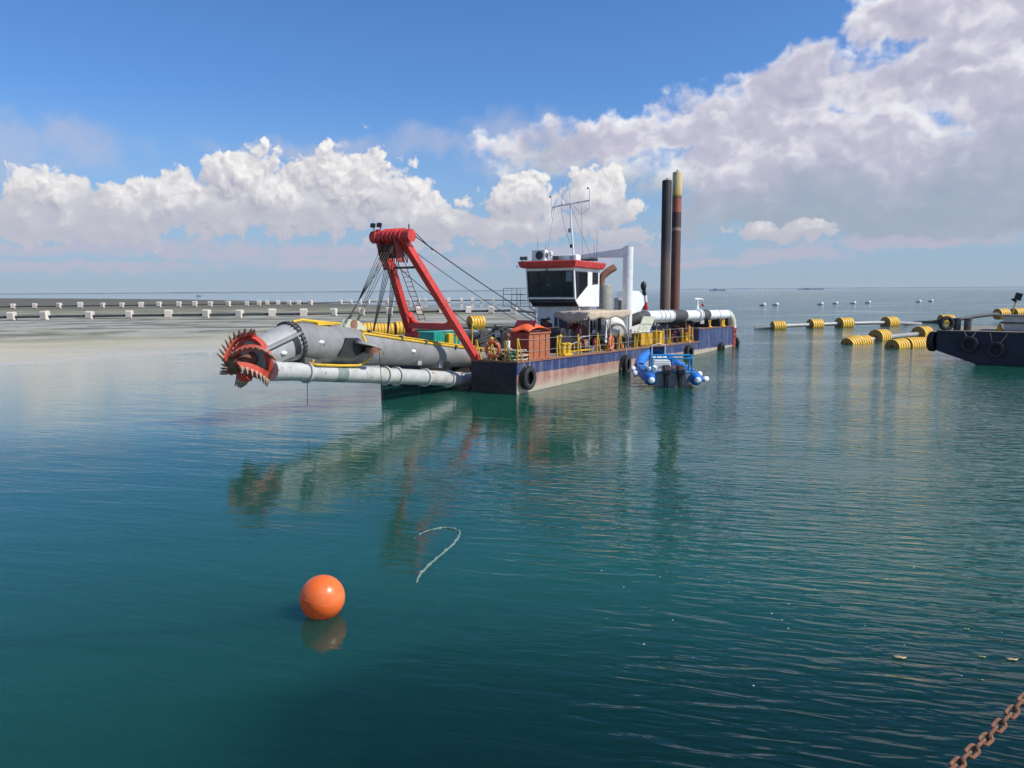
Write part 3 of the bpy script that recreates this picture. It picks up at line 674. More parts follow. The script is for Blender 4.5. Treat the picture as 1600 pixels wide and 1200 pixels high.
# wires
def smooth_path_(P_, k_=4):
    o_ = []; n = len(P_)
    for i in range(n-1):
        p0, p1, p2, p3 = P_[max(0, i-1)], P_[i], P_[i+1], P_[min(n-1, i+2)]
        for j in range(k_):
            t = j/k_; o_.append(.5*((2*p1)+(-p0+p2)*t+(2*p0-5*p1+4*p2-p3)*t*t+(-p0+3*p1-3*p2+p3)*t**3))
    return o_+[P_[-1]]
def wire(name, p, q, r=.014, sag=0, mat='wire'):
    p = Vector(p); q = Vector(q)
    return MB().tube([p.lerp(q, i/12)-Vector((0, 0, sag*4*(i/12)*(1-i/12))) for i in range(13)], r, 5).build(name, M[mat], D)
for i in range(5): wire('hoist_wire', (-3.95, 3.6+.16*i, 6.05), (-6.35+.10*i, 3.8+.05*i, 3.30), .014)
for i in range(3): wire('hoist_wire', (-3.9, 3.7+.22*i, 5.9), (-5.75+.04*i, 3.78+.08*i, 3.22), .013)
for i in range(4): wire('hoist_wire', (-3.78, 3.62+.12*i, 5.85), (-4.95+.05*i, 3.72+.06*i, 2.78), .015)
for i in range(4): wire('hoist_wire', (-3.45, 3.62+.12*i, 5.85), (-4.1+.05*i, 3.72+.06*i, 2.62), .015)
wire('stay_wire', (-3.3, 2.85, 6.62), (7.4, 2.75, 2.85), .024, .12); wire('stay_wire', (-3.3, 2.85, 6.75), (-2.2, 2.85, 6.15), .02)
wire('stay_wire', (-3.2, 3.6, 6.4), (8.4, 4.6, 2.75), .016, .15); wire('stay_wire', (-2.9, 4.4, 5.6), (4.8, 4.4, 2.0), .018, .1)
wire('swing_wire', (-5.9, 2.6, 2.25), (-5.75, 2.55, .05), .012); wire('swing_wire', (-8.9, 3.3, 1.2), (-9.3, 2.9, .35), .014)
MB().tube([(-3.3, 3.6, 6.2), (-3.0, 3.65, 5.75), (-2.85, 3.7, 5.62), (-2.75, 3.75, 5.8), (-3.0, 3.8, 6.2)], .025, 6).build('slack_hose', M['dark'], D)

# ---- wheelhouse
wh = MB()
b0, b1 = 2.40, 5.50
wh.prism([(10.15, 4.20), (10.6, 3.80), (13.0, 3.80), (13.0, 5.12), (11.5, 4.98)], 'y', b0, b0+.06)
wh.prism([(9.98, 4.19), (10.15, 4.19), (10.6, 3.79), (10.45, 3.79)], 'y', b0, b0+.06)
wh.prism([(9.75, 5.94), (9.87, 5.94), (10.10, 4.21), (9.96, 4.2)], 'y', b0, b0+.08)
wh.box(9.86, 13.0, b0+.002, b0+.058, 5.76, 5.94); wh.box(11.46, 12.06, b0+.001, b0+.06, 4.97, 5.77); wh.box(12.82, 13.0, b0+.001, b0+.06, 5.1, 5.77)
wh.prism([(10.15, 4.20), (10.6, 3.80), (13.0, 3.80), (13.0, 5.12), (11.5, 4.98)], 'y', b1-.06, b1)
wh.prism([(9.75, 5.94), (9.87, 5.94), (10.10, 4.21), (9.96, 4.2)], 'y', b1-.08, b1)
wh.box(9.86, 13.0, b1-.058, b1-.002, 5.76, 5.94); wh.box(12.2, 13.0, b1-.059, b1-.001, 5.1, 5.77)
wh.box(12.94, 12.999, b0+.06, b1-.06, 3.81, 4.9); wh.box(12.94, 12.999, b0+.06, b0+.9, 4.9, 5.93); wh.box(12.94, 12.999, b1-.9, b1-.06, 4.9, 5.93)
fr = lambda z: 9.75+(5.94-z)/(5.94-4.2)*.21
wh.prism([(fr(5.94), 5.94), (fr(5.94)+.07, 5.94), (fr(5.78)+.07, 5.78), (fr(5.78), 5.78)], 'y', b0+.08, b1-.08)
wh.prism([(fr(4.32), 4.32), (fr(4.32)+.07, 4.32), (fr(4.2)+.07, 4.2), (fr(4.2), 4.2)], 'y', b0+.08, b1-.08)
WH = wh.build('wheelhouse', M['white'], D, smooth=False, bevel=.012)
MB().prism([(9.98, 4.19), (10.5, 3.80), (10.54, 3.86), (10.05, 4.22)], 'y', b0+.07, b1-.07).build('sloped_soffit', M['dark'], WH, smooth=False)
MB().box(10.05, 12.93, b0+.061, b1-.061, 4.05, 4.12).build('cabin_floor', M['dark_grey'], WH, smooth=False)
MB().box(10.3, 10.9, b0+.3, b1-.5, 4.12, 4.72).build('control_desk', M['dark_grey'], WH, smooth=False, bevel=.03)
ch = MB().box(11.3, 11.8, 3.5, 4.05, 4.45, 4.6).box(11.75, 11.9, 3.5, 4.05, 4.6, 5.25).cyl((11.55, 3.78, 4.12), (11.55, 3.78, 4.46), .06, n=8)
ch.build('helm_chair', M['dark'], WH, smooth=False, bevel=.03)
rf = MB()
for z_, e in ((5.945, 0.0), (6.02, .16), (6.29, .22), (6.34, .16)): pass
def ringpts(e, z): return [(9.6-e, b0-.08-e, z), (13.12+e*.6, b0-.08-e, z), (13.12+e*.6, b1+.08+e, z), (9.6-e, b1+.08+e, z)]
lv = [ringpts(0, 5.945), ringpts(.14, 6.0), ringpts(.22, 6.28), ringpts(.17, 6.33)]
rf.add([p for l in lv for p in l], [(3, 2, 1, 0), (12, 13, 14, 15)]+[(i*4+k, i*4+(k+1) % 4, (i+1)*4+(k+1) % 4, (i+1)*4+k) for i in range(3) for k in range(4)])
RF = rf.build('roof', M['red'], WH, smooth=False, bevel=.012)
MB().box(9.5, 13.15, b0-.15, b1+.15, 6.331, 6.345).build('roof_bounce_sheet', M['light_grey'], WH, smooth=False)  # unseen grey sheet added to keep red bounce off the jib arm
# windows
def pane(poly, plane, c, th=.012):
    return poly
def front_pane(ba, bb, z0, z1):
    f = MB(); e = .045
    for (p, q, r, s) in ((ba, bb, z0, z0+e), (ba, bb, z1-e, z1), (ba, ba+e, z0+e, z1-e), (bb-e, bb, z0+e, z1-e)):
        f.prism([(fr(r)-.012, r), (fr(r)+.05, r), (fr(s)+.05, s), (fr(s)-.012, s)], 'y', p, q)
    w = f.build('window', M['dark'], WH, smooth=False)
    MB().prism([(fr(z0)+.01, z0+.02), (fr(z0)+.022, z0+.02), (fr(z1)+.022, z1-.02), (fr(z1)+.01, z1-.02)], 'y', ba+.02, bb-.02).build('pane', M['glass'], w, smooth=False)
    return w
front_pane(4.66, 5.40, 4.32, 5.78); front_pane(3.22, 4.65, 4.32, 5.78); front_pane(2.50, 3.21, 4.32, 5.78)
MB().bar((fr(5.05)-.02, 4.68, 5.05), (fr(5.05)-.02, 5.38, 5.05), .03, .05).build('window_bar', M['dark'], WH)
MB().bar((9.7, 4.05, 5.9), (9.66, 4.2, 5.68), .05, .04).build('wiper', M['dark'], WH)
def side_window(poly, mat='glass', b=b0, inset=.018):
    w = MB(); n = len(poly); cx = sum(p[0] for p in poly)/n; cz = sum(p[1] for p in poly)/n
    inn = [(cx+(x-cx)*.94, cz+(z-cz)*.95) for x, z in poly]
    vs = [(x, b-.012, z) for x, z in poly]+[(x, b-.012, z) for x, z in inn]+[(x, b+.04, z) for x, z in poly]+[(x, b+.04, z) for x, z in inn]
    fs = []
    for i in range(n):
        j = (i+1) % n; fs += [(i, j, n+j, n+i), (2*n+i, 3*n+i, 3*n+j, 2*n+j), (i, 2*n+i, 2*n+j, j), (n+i, n+j, 3*n+j, 3*n+i)]
    o = w.add(vs, fs).build('window', M['dark'], WH, smooth=False)
    MB().prism(inn, 'y', b+.015, b+.027).build('pane', M[mat], o, smooth=False); return o
side_window([(9.93, 5.75), (11.45, 5.75), (11.45, 4.98), (10.2, 4.24), (10.12, 4.24)])
lw = side_window([(12.08, 5.75), (12.80, 5.75), (12.80, 5.12), (12.08, 5.05)], 'dark_grey')
for i in range(6): MB().obox((12.44, b0-.005, 5.2+.1*i), (.64, .05, .05), (.5, 0, 0)).build('louvre_slat', M['dark'], lw)
side_window([(9.95, 5.75), (12.15, 5.75), (12.15, 5.0), (11.45, 4.98), (10.2, 4.24), (10.12, 4.24)], 'glass', b1-.03)
# under the wheelhouse
dh = MB().box(10.7, 13.3, 2.95, 5.25, DK_+.012, 3.79); DH = dh.build('deckhouse', M['white'], D, smooth=False, bevel=.02)
dm = paint('door_grey', (.46, .47, .55), .5, var=.05, dirt=.2)
for (p, q) in ((11.2, 11.95), (12.1, 12.85)):
    d_ = MB().box(p, q, 2.915, 2.948, 1.5, 3.4).build('door', dm, DH, smooth=False, bevel=.01)
    MB().cyl((p+.1, 2.89, 2.4), (p+.1, 2.91, 2.4), .04, n=8).build('door_handle', M['dark'], d_)
MB().box(10.66, 10.698, 3.3, 4.1, 1.5, 3.4).build('door', M['dark_blue'], DH, smooth=False)
MB().box(10.64, 10.698, 4.5, 5.0, 2.2, 3.1).build('control_cabinet', M['dark'], DH, smooth=False)
MB().tube([(10.3, 3.2, 3.78), (10.2, 3.15, 2.8), (10.3, 3.1, DK_)], .04, 6).build('brace', M['white'], DH)
MB().tube([(10.3, 5.1, 3.78), (10.25, 5.15, 2.8), (10.3, 5.2, DK_)], .04, 6).build('brace', M['white'], DH)
st = MB()
for b_ in (2.3, 2.75): st.bar((9.55, b_, DK_), (10.3, b_, 3.7), .03, .08)
ST = st.build('access_steps', M['white'], D, smooth=False)
for i in range(7):
    t = (i+.6)/7.4; MB().box(9.5+.75*t, 9.68+.75*t, 2.315, 2.735, DK_+2.28*t, DK_+2.28*t+.025).build('step_tread', M['yellow'] if i < 3 else M['steel'], ST, smooth=False)
# platform with guard rail on the far side
PF = MB().box(10.4, 13.4, 5.5, 7.5, 3.76, 3.82).build('side_platform', M['white'], D, smooth=False)
for s_ in (10.9, 13.0): MB().bar((s_, 5.2, 2.7), (s_, 7.2, 3.74), .06, .06).build('platform_bracket', M['white'], PF)
for s_, b_ in ((10.45, 7.45), (11.4, 7.45), (12.4, 7.45), (13.35, 7.45), (10.45, 6.5), (10.45, 5.65)): MB().cyl((s_, b_, 3.82), (s_, b_, 4.85), .022, n=6).build('guard_post', M['light_grey'], PF)
for z_ in (4.15, 4.5, 4.85): MB().tube([(10.45, 5.65, z_), (10.45, 7.45, z_), (13.35, 7.45, z_)], .018, 6).build('guard_rail', M['light_grey'], PF)

# roof gear
def aircon(s_, b_, z_, w, fan=True):
    a = MB().box(s_-.18, s_+.18, b_-w/2, b_+w/2, z_, z_+.62).build('air_conditioner', M['white_clean'], D, smooth=False, bevel=.02)
    MB().lathe((s_-.0, b_-w/2-.012, z_+.31), (0, -1, 0), [(0, .16), (.012, .16)], 20).build('fan_grille', M['dark_grey'], a)
    f = MB().ring((s_-.19, b_-.08, z_+.31), (-1, 0, 0), [(0, .20), (0, .24), (.03, .24), (.03, .20)], 24).build('fan_ring', M['dark_grey'], a)
    MB().lathe((s_-.182, b_-.08, z_+.31), (-1, 0, 0), [(0, .2), (.008, .2)], 20).build('fan', M['sleeve'], a)
aircon(9.9, 4.65, 6.34, .85)
bx = MB().box(10.6, 11.2, 2.7, 3.7, 6.34, 6.72).build('roof_box', M['white_clean'], D, smooth=False, bevel=.08)
MB().box(10.56, 10.598, 2.85, 3.1, 6.42, 6.62).build('roof_box_grille', M['light_grey'], bx, smooth=False)
MB().box(10.1, 10.5, 3.55, 3.95, 6.34, 6.62).build('junction_box', M['dark_grey'], D, smooth=False)
for b_ in (5.35, 5.6):
    f = MB().cyl((9.55, b_, 6.33), (9.55, b_, 6.42), .02, n=6).build('floodlight', M['dark_grey'], D)
    MB().obox((9.5, b_, 6.5), (.12, .2, .17), (0, .3, 0)).build('lamp_housing', M['dark_grey'], f)
MB().ball((9.4, 5.85, 6.05), .06, 8, 6).build('roof_lamp', M['white_clean'], D)
MB().lathe((10.1, 4.05, 6.34), (0, 0, 1), [(0, .04), (.3, .04), (.34, .11), (.5, .12), (.55, .05)], 12).build('search_light', M['white_clean'], D)
for (s_, b_, h) in ((9.75, 4.7, 1.35), (9.9, 4.3, .95), (12.9, 2.55, 1.9), (12.95, 2.75, 1.1)):
    MB().cyl((s_, b_, 6.33), (s_, b_, 6.33+h), .014, .008, n=5).build('whip_antenna', M['wire'], D)
mt = MB().cyl((11.5, 3.30, 6.34), (11.5, 3.55, 8.7), .055, n=10).cyl((11.5, 3.55, 8.7), (11.5, 3.62, 10.62), .04, .03, n=10)
MT = mt.build('mast', M['white'], D)
MB().cyl((11.5, 4.78, 9.52), (11.5, 2.36, 9.75), .045, n=8).build('mast_crossbar', M['white'], MT)
for b_, zc, o_ in ((4.78, 9.5, .62), (2.36, 9.75, .68)):
    MB().tube([(11.5, b_+.12, zc+o_), (11.5, b_+.04, zc+o_-.04), (11.5, b_, zc+o_-.12), (11.5, b_, zc-o_+.1), (11.45, b_-.1, zc-o_)], .034, 6).build('antenna_arm', M['white'], MT)
    MB().ball((11.5, b_+.14, zc+o_), .06, 8, 5).build('mast_lamp', M['dark'], MT)
MB().box(11.42, 11.5, 3.5, 3.68, 8.02, 8.25).build('mast_box', M['light_grey'], MT); MB().box(11.42, 11.5, 3.4, 3.55, 7.15, 7.35).build('mast_lamp', M['dark'], MT)
MB().cyl((11.5, 4.1, 9.58), (11.5, 4.1, 10.9), .012, n=5).build('whip_antenna', M['light_grey'], MT)
MB().lathe((11.5, 4.1, 9.6), (0, 0, 1), [(0, .02), (.06, .08), (.2, .05), (.3, .02)], 8).build('wind_sensor', M['white'], MT)
MB().cyl((11.5, 2.95, 9.7), (11.5, 2.95, 9.95), .03, n=6).build('mast_lamp', M['white'], MT)
for a_, b_ in (((11.5, 4.6, 9.5), (9.9, 4.3, 6.33)), ((11.5, 2.9, 9.65), (11.2, 2.6, 6.33)), ((11.5, 3.62, 9.6), (12.8, 2.7, 6.33))):
    MB().tube([a_, b_], .008, 4).build('mast_stay', M['wire'], MT)
MB().tube([(11.5, 4.2, 9.5), (11.5, 4.0, 8.5), (11.5, 3.6, 7.4)], .01, 4).build('mast_cable', M['wire'], MT)
MB().tube([(11.5, 3.4, 9.55), (11.5, 2.9, 9.0), (11.5, 2.4, 9.3)], .01, 4).build('mast_cable', M['wire'], MT)

# ---- jib crane, pump, engine room gear
jc = MB().cyl((13.75, .95, DK_), (13.75, .95, 7.25), .30, n=24); JC = jc.build('jib_crane', M['white'], D)
MB().bar((13.75, .75, 6.95), (13.75, 4.1, 6.80), .34, .60, w1=.28, h1=.16).build('jib_arm', M['white'], JC, bevel=.02)
MB().cyl((13.75, .95, 7.251), (13.75, .95, 7.3), .22, n=20).build('jib_cap', M['light_grey'], JC)
MB().box(13.5, 14.0, 3.0, 3.9, 6.52, 6.66).build('hoist_trolley', M['dark_grey'], JC)
er = MB().prism([(2.6, DK_), (2.6, 3.0), (2.9, 3.3), (5.6, 3.3), (5.9, 3.0), (5.9, DK_)], 'x', 13.9, 20.2)
ER = er.build('engine_house', M['white'], D, smooth=False, bevel=.03)
MB().box(14.6, 15.2, 2.56, 2.6, 1.9, 2.9).build('engine_door', M['light_grey'], ER, smooth=False)
MB().box(16.2, 16.9, 2.6, 2.9, 3.3, 4.35).build('air_intake', M['light_grey'], ER, smooth=False)
MB().box(16.18, 16.6, 2.57, 2.6, 3.5, 4.2).build('intake_grille', M['dark'], ER, smooth=False)
sl_ = MB().lathe((15.1, 3.05, 3.3), (0, 0, 1), [(0, .45), (1.75, .45), (1.82, .42)], 28); SIL = sl_.build('silencer', M['silencer'], D)
MB().tube([(15.0, 3.25, 5.1), (15.0, 3.22, 5.55), (15.05, 3.1, 5.72), (15.3, 2.85, 6.0), (15.55, 2.6, 6.2)], .22, 16).build('exhaust_elbow', M['rust_pipe'], SIL)
MB().prism([(19.6, 4.85), (20.9, 4.85), (21.7, 4.55), (21.9, 3.95), (21.3, 3.55), (21.0, 2.5), (19.6, 2.5)], 'y', 3.2, 4.3).build('exhaust_cowl', M['white_clean'], D, smooth=False, bevel=.04)
pu = MB().lathe((13.35, 1.55, 2.35), (-.75, -.62, -.1), [(-.25, .55), (-.2, .78), (0, .86), (.2, .78), (.27, .66), (.36, .62), (.42, .40)], 32)
PU = pu.build('dredge_pump', M['white_clean'], D)
MB().ring((12.95, 1.22, 2.30), (-.75, -.62, -.1), [(0, .42), (0, .56), (.08, .56), (.08, .42)], 28).build('pump_flange', M['light_grey'], PU)
MB().cyl((12.75, 2.25, 2.75), (12.75, 2.25, 3.35), .46, n=24).build('pump_tank', M['white_clean'], PU)
MB().lathe((12.75, 2.25, 1.45), (0, 0, 1), [(0, .3), (.5, .46), (1.3, .46)], 20).build('pump_gearbox', M['light_grey'], PU)
MB().tube([(13.9, 1.25, 2.75), (14.2, .9, 2.98), (14.6, .5, 3.16), (15.02, .36, 3.22)], .355, 20).build('pump_outlet', M['sleeve'], PU)
# ---- discharge pipe along the near side
PB, PZ = .35, 3.22
dp = MB()
def seg(a, b, r=.345): dp.cyl((a, PB, PZ), (b, PB, PZ), r, n=28)
seg(15.0, 19.35); seg(21.6, 24.3); seg(26.5, 31.5)
DP = dp.build('discharge_pipe', M['white_clean'], D)
for a, b in ((19.4, 21.55), (24.9, 26.45)):
    MB().lathe((a, PB, PZ), (1, 0, 0), [(0, .36), (.1, .40), (b-a-.1, .40), (b-a, .36)], 28).build('rubber_sleeve', M['sleeve'], DP)
for s_ in (15.05, 16.9, 17.6, 18.4, 19.2, 21.65, 24.25, 24.75, 26.55, 28.9, 31.4):
    r_ = .47 if s_ in (24.25, 24.75) else .40
    MB().cyl((s_-.04, PB, PZ), (s_+.04, PB, PZ), r_, n=28).build('pipe_flange', M['white_clean'], DP)
MB().cyl((24.3, PB, PZ), (24.7, PB, PZ), .40, n=28).build('valve_body', M['white_clean'], DP)
MB().tube([(31.5, PB, PZ), (31.85, PB-.02, PZ-.02), (32.2, PB-.08, PZ-.22), (32.45, PB-.15, PZ-.6), (32.5, PB-.2, PZ-1.05)], [.345, .345, .34, .32, .30], 24).build('elbow', M['cream'], DP)
rh = MB().lathe((32.5, PB-.2, .0), (0, 0, 1), [(0, .27), (.6, .29), (1.2, .27), (1.5, .27), (1.52, .34), (1.66, .34), (1.68, .28), (1.9, .28), (1.92, .36), (2.18, .36)], 22)
rh.build('drop_pipe', M['dull_red'], DP)
MB().tube([(24.5, PB, PZ+.4), (24.5, PB, PZ+.75), (24.5, PB, PZ+1.1)], [.14, .07, .06], 10).build('vent_stub', M['white_clean'], DP)
MB().tube([(24.15, PB+.1, PZ+1.12), (24.6, PB, PZ+1.14), (25.2, PB-.1, PZ+1.12), (25.35, PB-.12, PZ+.98)], .055, 8).build('vent_arm', M['white_clean'], DP)
for s_ in (17.2, 19.0, 22.6): MB().cyl((s_, PB+.1, DK_), (s_, PB+.1, PZ-.2), .045, n=8).build('pipe_saddle', M['rust_pipe'], DP)
for s_ in (26.2, 28.9, 31.0): MB().prism([(PB-.36, AFT), (PB+.36, AFT), (PB+.25, PZ-.25), (PB-.25, PZ-.25)], 'x', s_-.07, s_+.07).build('pipe_saddle', M['dark'], DP, smooth=False)
# gear on the raised after deck
MB().box(24.3, 26.1, 1.2, 3.0, AFT+.012, 3.05).build('after_winch', M['dark'], D, smooth=False, bevel=.08)
MB().cyl((26.6, 1.3, AFT+.45), (26.6, 3.0, AFT+.45), .42, n=20).build('winch_drum', M['dark_grey'], D)
MB().box(27.8, 30.9, 1.0, 2.4, AFT+.012, 2.98).build('valve_chest', M['maroon'], D, smooth=False, bevel=.06)
MB().box(24.6, 25.4, .12, .16, AFT+.3, AFT+.95).build('notice_plate', M['light_grey'], D, smooth=False)
# ---- spuds in their keepers
for nm, (s_, b_), h, mt_ in (('a', (27.6, 3.9), 13.15, 'spud_a'), ('b', (29.75, 3.9), 14.05, 'spud_b')):
    o = MB().lathe((0, 0, -5), (0, 0, 1), [(0, .36), (4.9+h, .36), (5+h, .30)], 26).build('spud', M[mt_], D)
    o.location = (s_, b_, 0); o.rotation_euler = (0, -TRIM+.004, 0)
    MB().ring((0, 0, 2.5), (0, 0, 1), [(0, .37), (0, .56), (.5, .56), (.5, .37)], 24).build('spud_keeper', M['dark'], o)
    MB().tube([(-.36, 0, h-.25), (-.2, 0, h+.08), (0, 0, h+.14), (.2, 0, h+.08), (.36, 0, h-.25)], .03, 6).build('lifting_eye', M['wire'], o)
mbk = MB()
for i in range(7): mbk.box(25.3+.18*i, 25.42+.18*i, 4.3, 5.2, AFT+.02, AFT+.6+.05*(i % 3))
mbk.build('spud_winch', M['dark'], D, smooth=False)
# striped anchor booms
def boom(p0, p1, r):
    p0 = Vector(p0); p1 = Vector(p1)
    o = MB().cyl(p0, p0.lerp(p1, .62), r, n=14).build('anchor_boom', M['red'], D)
    MB().cyl(p0.lerp(p1, .62), p0.lerp(p1, .78), r, n=14).build('white_band', M['white_clean'], o)
    MB().cyl(p0.lerp(p1, .78), p1, r*.9, r*.6, n=14).build('boom_tip', M['dark'], o)
    MB().ball(p1, (r*1.25, r*1.25, r*2), 10, 8).build('boom_sheave', M['dark'], o)
    return o
boom((24.25, 3.9, AFT), (23.3, 3.9, 5.25), .17); boom((29.4, 4.6, AFT), (28.9, 4.6, 5.7), .17)
MB().cyl((22.6, 3.6, DK_), (22.55, 3.6, 4.6), .03, n=6).build('boom_post', M['dark'], D)
# ---- awning over the working deck
cs0, cs1, cb0, cb1, cz = 7.6, 12.9, .38, 2.35, 3.55
aw = MB(); n, k = 14, 6; vs = []; fs = []
for i in range(n+1):
    for j in range(k+1):
        a, b = i/n, j/k
        z = cz+.10*a+.05*math.sin(a*math.pi*3)*math.sin(b*math.pi)-.10*math.sin(b*math.pi)*(.5+.5*math.sin(a*9)**2)
        vs.append((cs0+(cs1-cs0)*a, cb0+(cb1-cb0)*b, z))
for i in range(n):
    for j in range(k): fs.append((i*(k+1)+j, (i+1)*(k+1)+j, (i+1)*(k+1)+j+1, i*(k+1)+j+1))
aw.add(vs, fs)
def hang(line_, drop):
    m = len(line_); a = []
    for r_ in range(4):
        for i, (p, w) in enumerate(line_): a.append((p[0]+.02*math.sin(i*1.7+r_), p[1]+.015*math.sin(i*2.3+r_*2), p[2]-drop*w*r_/3))
    aw.add(a, [(r_*m+i, r_*m+i+1, (r_+1)*m+i+1, (r_+1)*m+i) for r_ in range(3) for i in range(m-1)])
hang([((cs0+(cs1-cs0)*i/20, cb0-.01, cz+.10*i/20), 1+.15*math.sin(i*.9)) for i in range(21)], .42)
hang([((cs0-.01, cb0+(cb1-cb0)*j/12, cz), .7+.6*math.sin(math.pi*j/12)) for j in range(13)], .42)
AW = aw.build('awning', M['tan'], D)
md = AW.modifiers.new('t', 'SOLIDIFY'); md.thickness = .015
for s_, b_ in ((7.75, .42), (10.3, .42), (12.8, .42), (7.75, 2.25), (12.8, 2.25)):
    MB().cyl((s_, b_, DK_), (s_, b_, cz-.02), .035, n=8).build('awning_post', M['steel'], AW)
# ---- machinery on the fore deck
wn = MB().box(6.3, 7.9, 1.25, 2.35, DK_+.05, 2.35).cyl((6.6, 1.3, 2.4), (6.6, 2.3, 2.4), .32, n=18).cyl((7.5, 1.3, 2.3), (7.5, 2.3, 2.3), .36, n=18)
wn.build('hydraulic_unit', M['dark'], D, bevel=.03)
MB().prism([(8.7, DK_+.3), (8.7, 2.55), (9.2, 2.9), (10.4, 2.6), (10.4, DK_+.3)], 'y', 1.7, 2.7).build('engine_cover', M['maroon'], D, smooth=False, bevel=.03)
MB().box(9.1, 9.3, 1.66, 1.695, 2.3, 2.6).build('engine_plate', M['tan'], D, smooth=False)
MB().box(11.7, 12.6, 2.2, 2.8, DK_+.02, 2.45).build('deck_chest', M['white_clean'], D, smooth=False, bevel=.03)
MB().tube([(11.0, 1.2, DK_+.1), (11.0, 1.2, 2.0), (11.3, 1.1, 2.1), (11.6, 1.1, 1.9), (11.6, 1.1, DK_+.1)], .05, 8).build('hose_stand', M['dark'], D)
for i, (s_, b_) in enumerate(((6.2, 5.9), (7.9, 5.9), (6.2, 3.3))):
    w_ = MB().cyl((s_, b_, 2.05), (s_, b_+1.2, 2.05), .36, n=20).box(s_-.45, s_+.45, b_-.06, b_, DK_, 2.5).box(s_-.45, s_+.45, b_+1.2, b_+1.26, DK_, 2.5)
    w_.build('side_winch', M['dark_grey'], D, bevel=.02)
MB().box(5.4, 5.9, 4.3, 4.9, DK_, 2.65).build('control_stand', M['dark'], D, smooth=False, bevel=.03)
MB().box(5.38, 5.41, 4.35, 4.7, 2.2, 2.55).build('control_face', M['white_clean'], D, smooth=False)
MB().box(2.6, 3.0, 5.6, 6.0, DK_, 2.45).build('motor_cover', M['yellow'], D, smooth=False, bevel=.04)
for (s_, b_) in ((4.6, 5.6), (3.2, 5.6), (4.9, 3.0)): MB().cyl((s_, b_, DK_), (s_, b_, 2.9), .04, n=6).build('stanchion', M['yellow'], D)
MB().tube([(5.0, 3.0, 2.4), (4.2, 3.2, 2.6), (3.6, 3.6, 2.2), (2.4, 3.7, 2.05)], .05, 8).build('hydraulic_hose', M['dark'], D)
MB().tube([(5.2, 3.1, 2.4), (4.4, 3.5, 2.75), (3.7, 3.9, 2.35), (2.5, 3.9, 2.1)], .05, 8).build('hydraulic_hose', M['dark'], D)
MB().tube([(5.2, 4.2, 2.5), (4.6, 4.2, 2.85), (3.9, 4.1, 2.4), (2.6, 4.0, 2.1)], .04, 8).build('hydraulic_hose', M['dark'], D)
MB().tube([(5.5, 2.6, 2.0), (5.9, 2.0, 2.7), (6.5, 1.6, 2.75), (7.0, 1.3, 2.4)], .035, 8).build('hydraulic_hose', M['dark'], D)
MB().tube([(6.2, .7, 1.9), (6.7, .6, 2.0), (7.0, .5, 2.25), (7.9, .42, 2.3)], .03, 8).build('white_hose', M['light_grey'], D)
# guard posts: upright with raking brace
def post(s_, b_, ds, db, h=1.02):
    m_ = MB().bar((s_, b_, DK_), (s_, b_, DK_+h), .05, .05, up=(0, 1, 0)).bar((s_+ds, b_+db, DK_), (s_+ds*.08, b_+db*.08, DK_+h), .04, .04, up=(0, 1, 0) if db == 0 else (1, 0, 0))
    m_.build('guard_post', M['yellow'], D, smooth=False)
for s_ in (.2, 3.75, 5.9, 8.1, 9.7, 10.9, 13.0, 14.9, 16.3, 17.5, 18.6, 20.9, 22.2, 22.9): post(s_, .12, .42 if s_ < 12 else .3, 0)
for b_ in (.7, 1.45, 2.25): post(.12, b_, 0, -.3, .9)
for s_ in (.2, 2.5, 5, 7.5): post(s_, 7.66, .4, 0)
for z_ in (1.85, 2.38):
    MB().tube([(.2, .12, z_), (2, .12, z_-.05), (3.75, .12, z_), (5.9, .12, z_-.04), (8.1, .12, z_-.06), (10.9, .12, z_-.04), (13, .12, z_), (16.3, .12, z_-.03), (18.6, .12, z_), (22.9, .12, z_)], .009, 4).build('guard_wire', M['light_grey'], D)
    MB().tube([(.2, 7.66, z_), (2.5, 7.66, z_-.03), (5, 7.66, z_), (7.5, 7.66, z_)], .009, 4).build('guard_wire', M['light_grey'], D)
def bitts(s_, b_, z_, sc=1.0):
    m_ = MB().box(s_-.42*sc, s_+.42*sc, b_-.18*sc, b_+.18*sc, z_, z_+.10*sc)
    for d_ in (-.24, .24): m_.lathe((s_+d_*sc, b_, z_+.1*sc), (0, 0, 1), [(0, .13*sc), (.42*sc, .13*sc), (.43*sc, .165*sc), (.5*sc, .165*sc), (.52*sc, .12*sc)], 16)
    m_.build('bollard', M['yellow'], D, bevel=.01)
bitts(5.0, .32, DK_+.012); bitts(22.6, .36, DK_+.012); bitts(27.0, .32, AFT+.012, .8); bitts(30.4, .32, AFT+.012, .8); bitts(9.9, .3, DK_+.012, .45); bitts(4.1, 1.1, DK_+.012, .55)
MB().box(15.0, 16.9, .55, 1.35, DK_+.06, 2.2).build('hydraulic_tank', paint('tank_yellow', (.55, .30, .02), .6, dirt=.5, dirtc=(.25, .13, .03), rust=.25), D, smooth=False, bevel=.03)
PN = MB().prism([(12.95, 2.40), (14.62, 2.36), (15.55, 3.22), (13.75, 3.26)], 'y', -.09, -.055).build('panel_roof', M['olive_panel'], D, smooth=False)
for k in (.02, .34, .66, .97):
    MB().bar((12.95+1.67*k, -.105, 2.40-.04*k), (13.75+1.8*k, -.105, 3.26-.04*k), .03, .05, up=(0, 1, 0)).build('panel_rib', M['cream'], PN, smooth=False)
MB().bar((12.9, -.11, 2.38), (14.66, -.11, 2.34), .04, .05).build('panel_rib', M['cream'], PN, smooth=False); MB().bar((13.4, -.11, 2.86), (15.1, -.11, 2.82), .04, .05).build('panel_rib', M['cream'], PN, smooth=False)
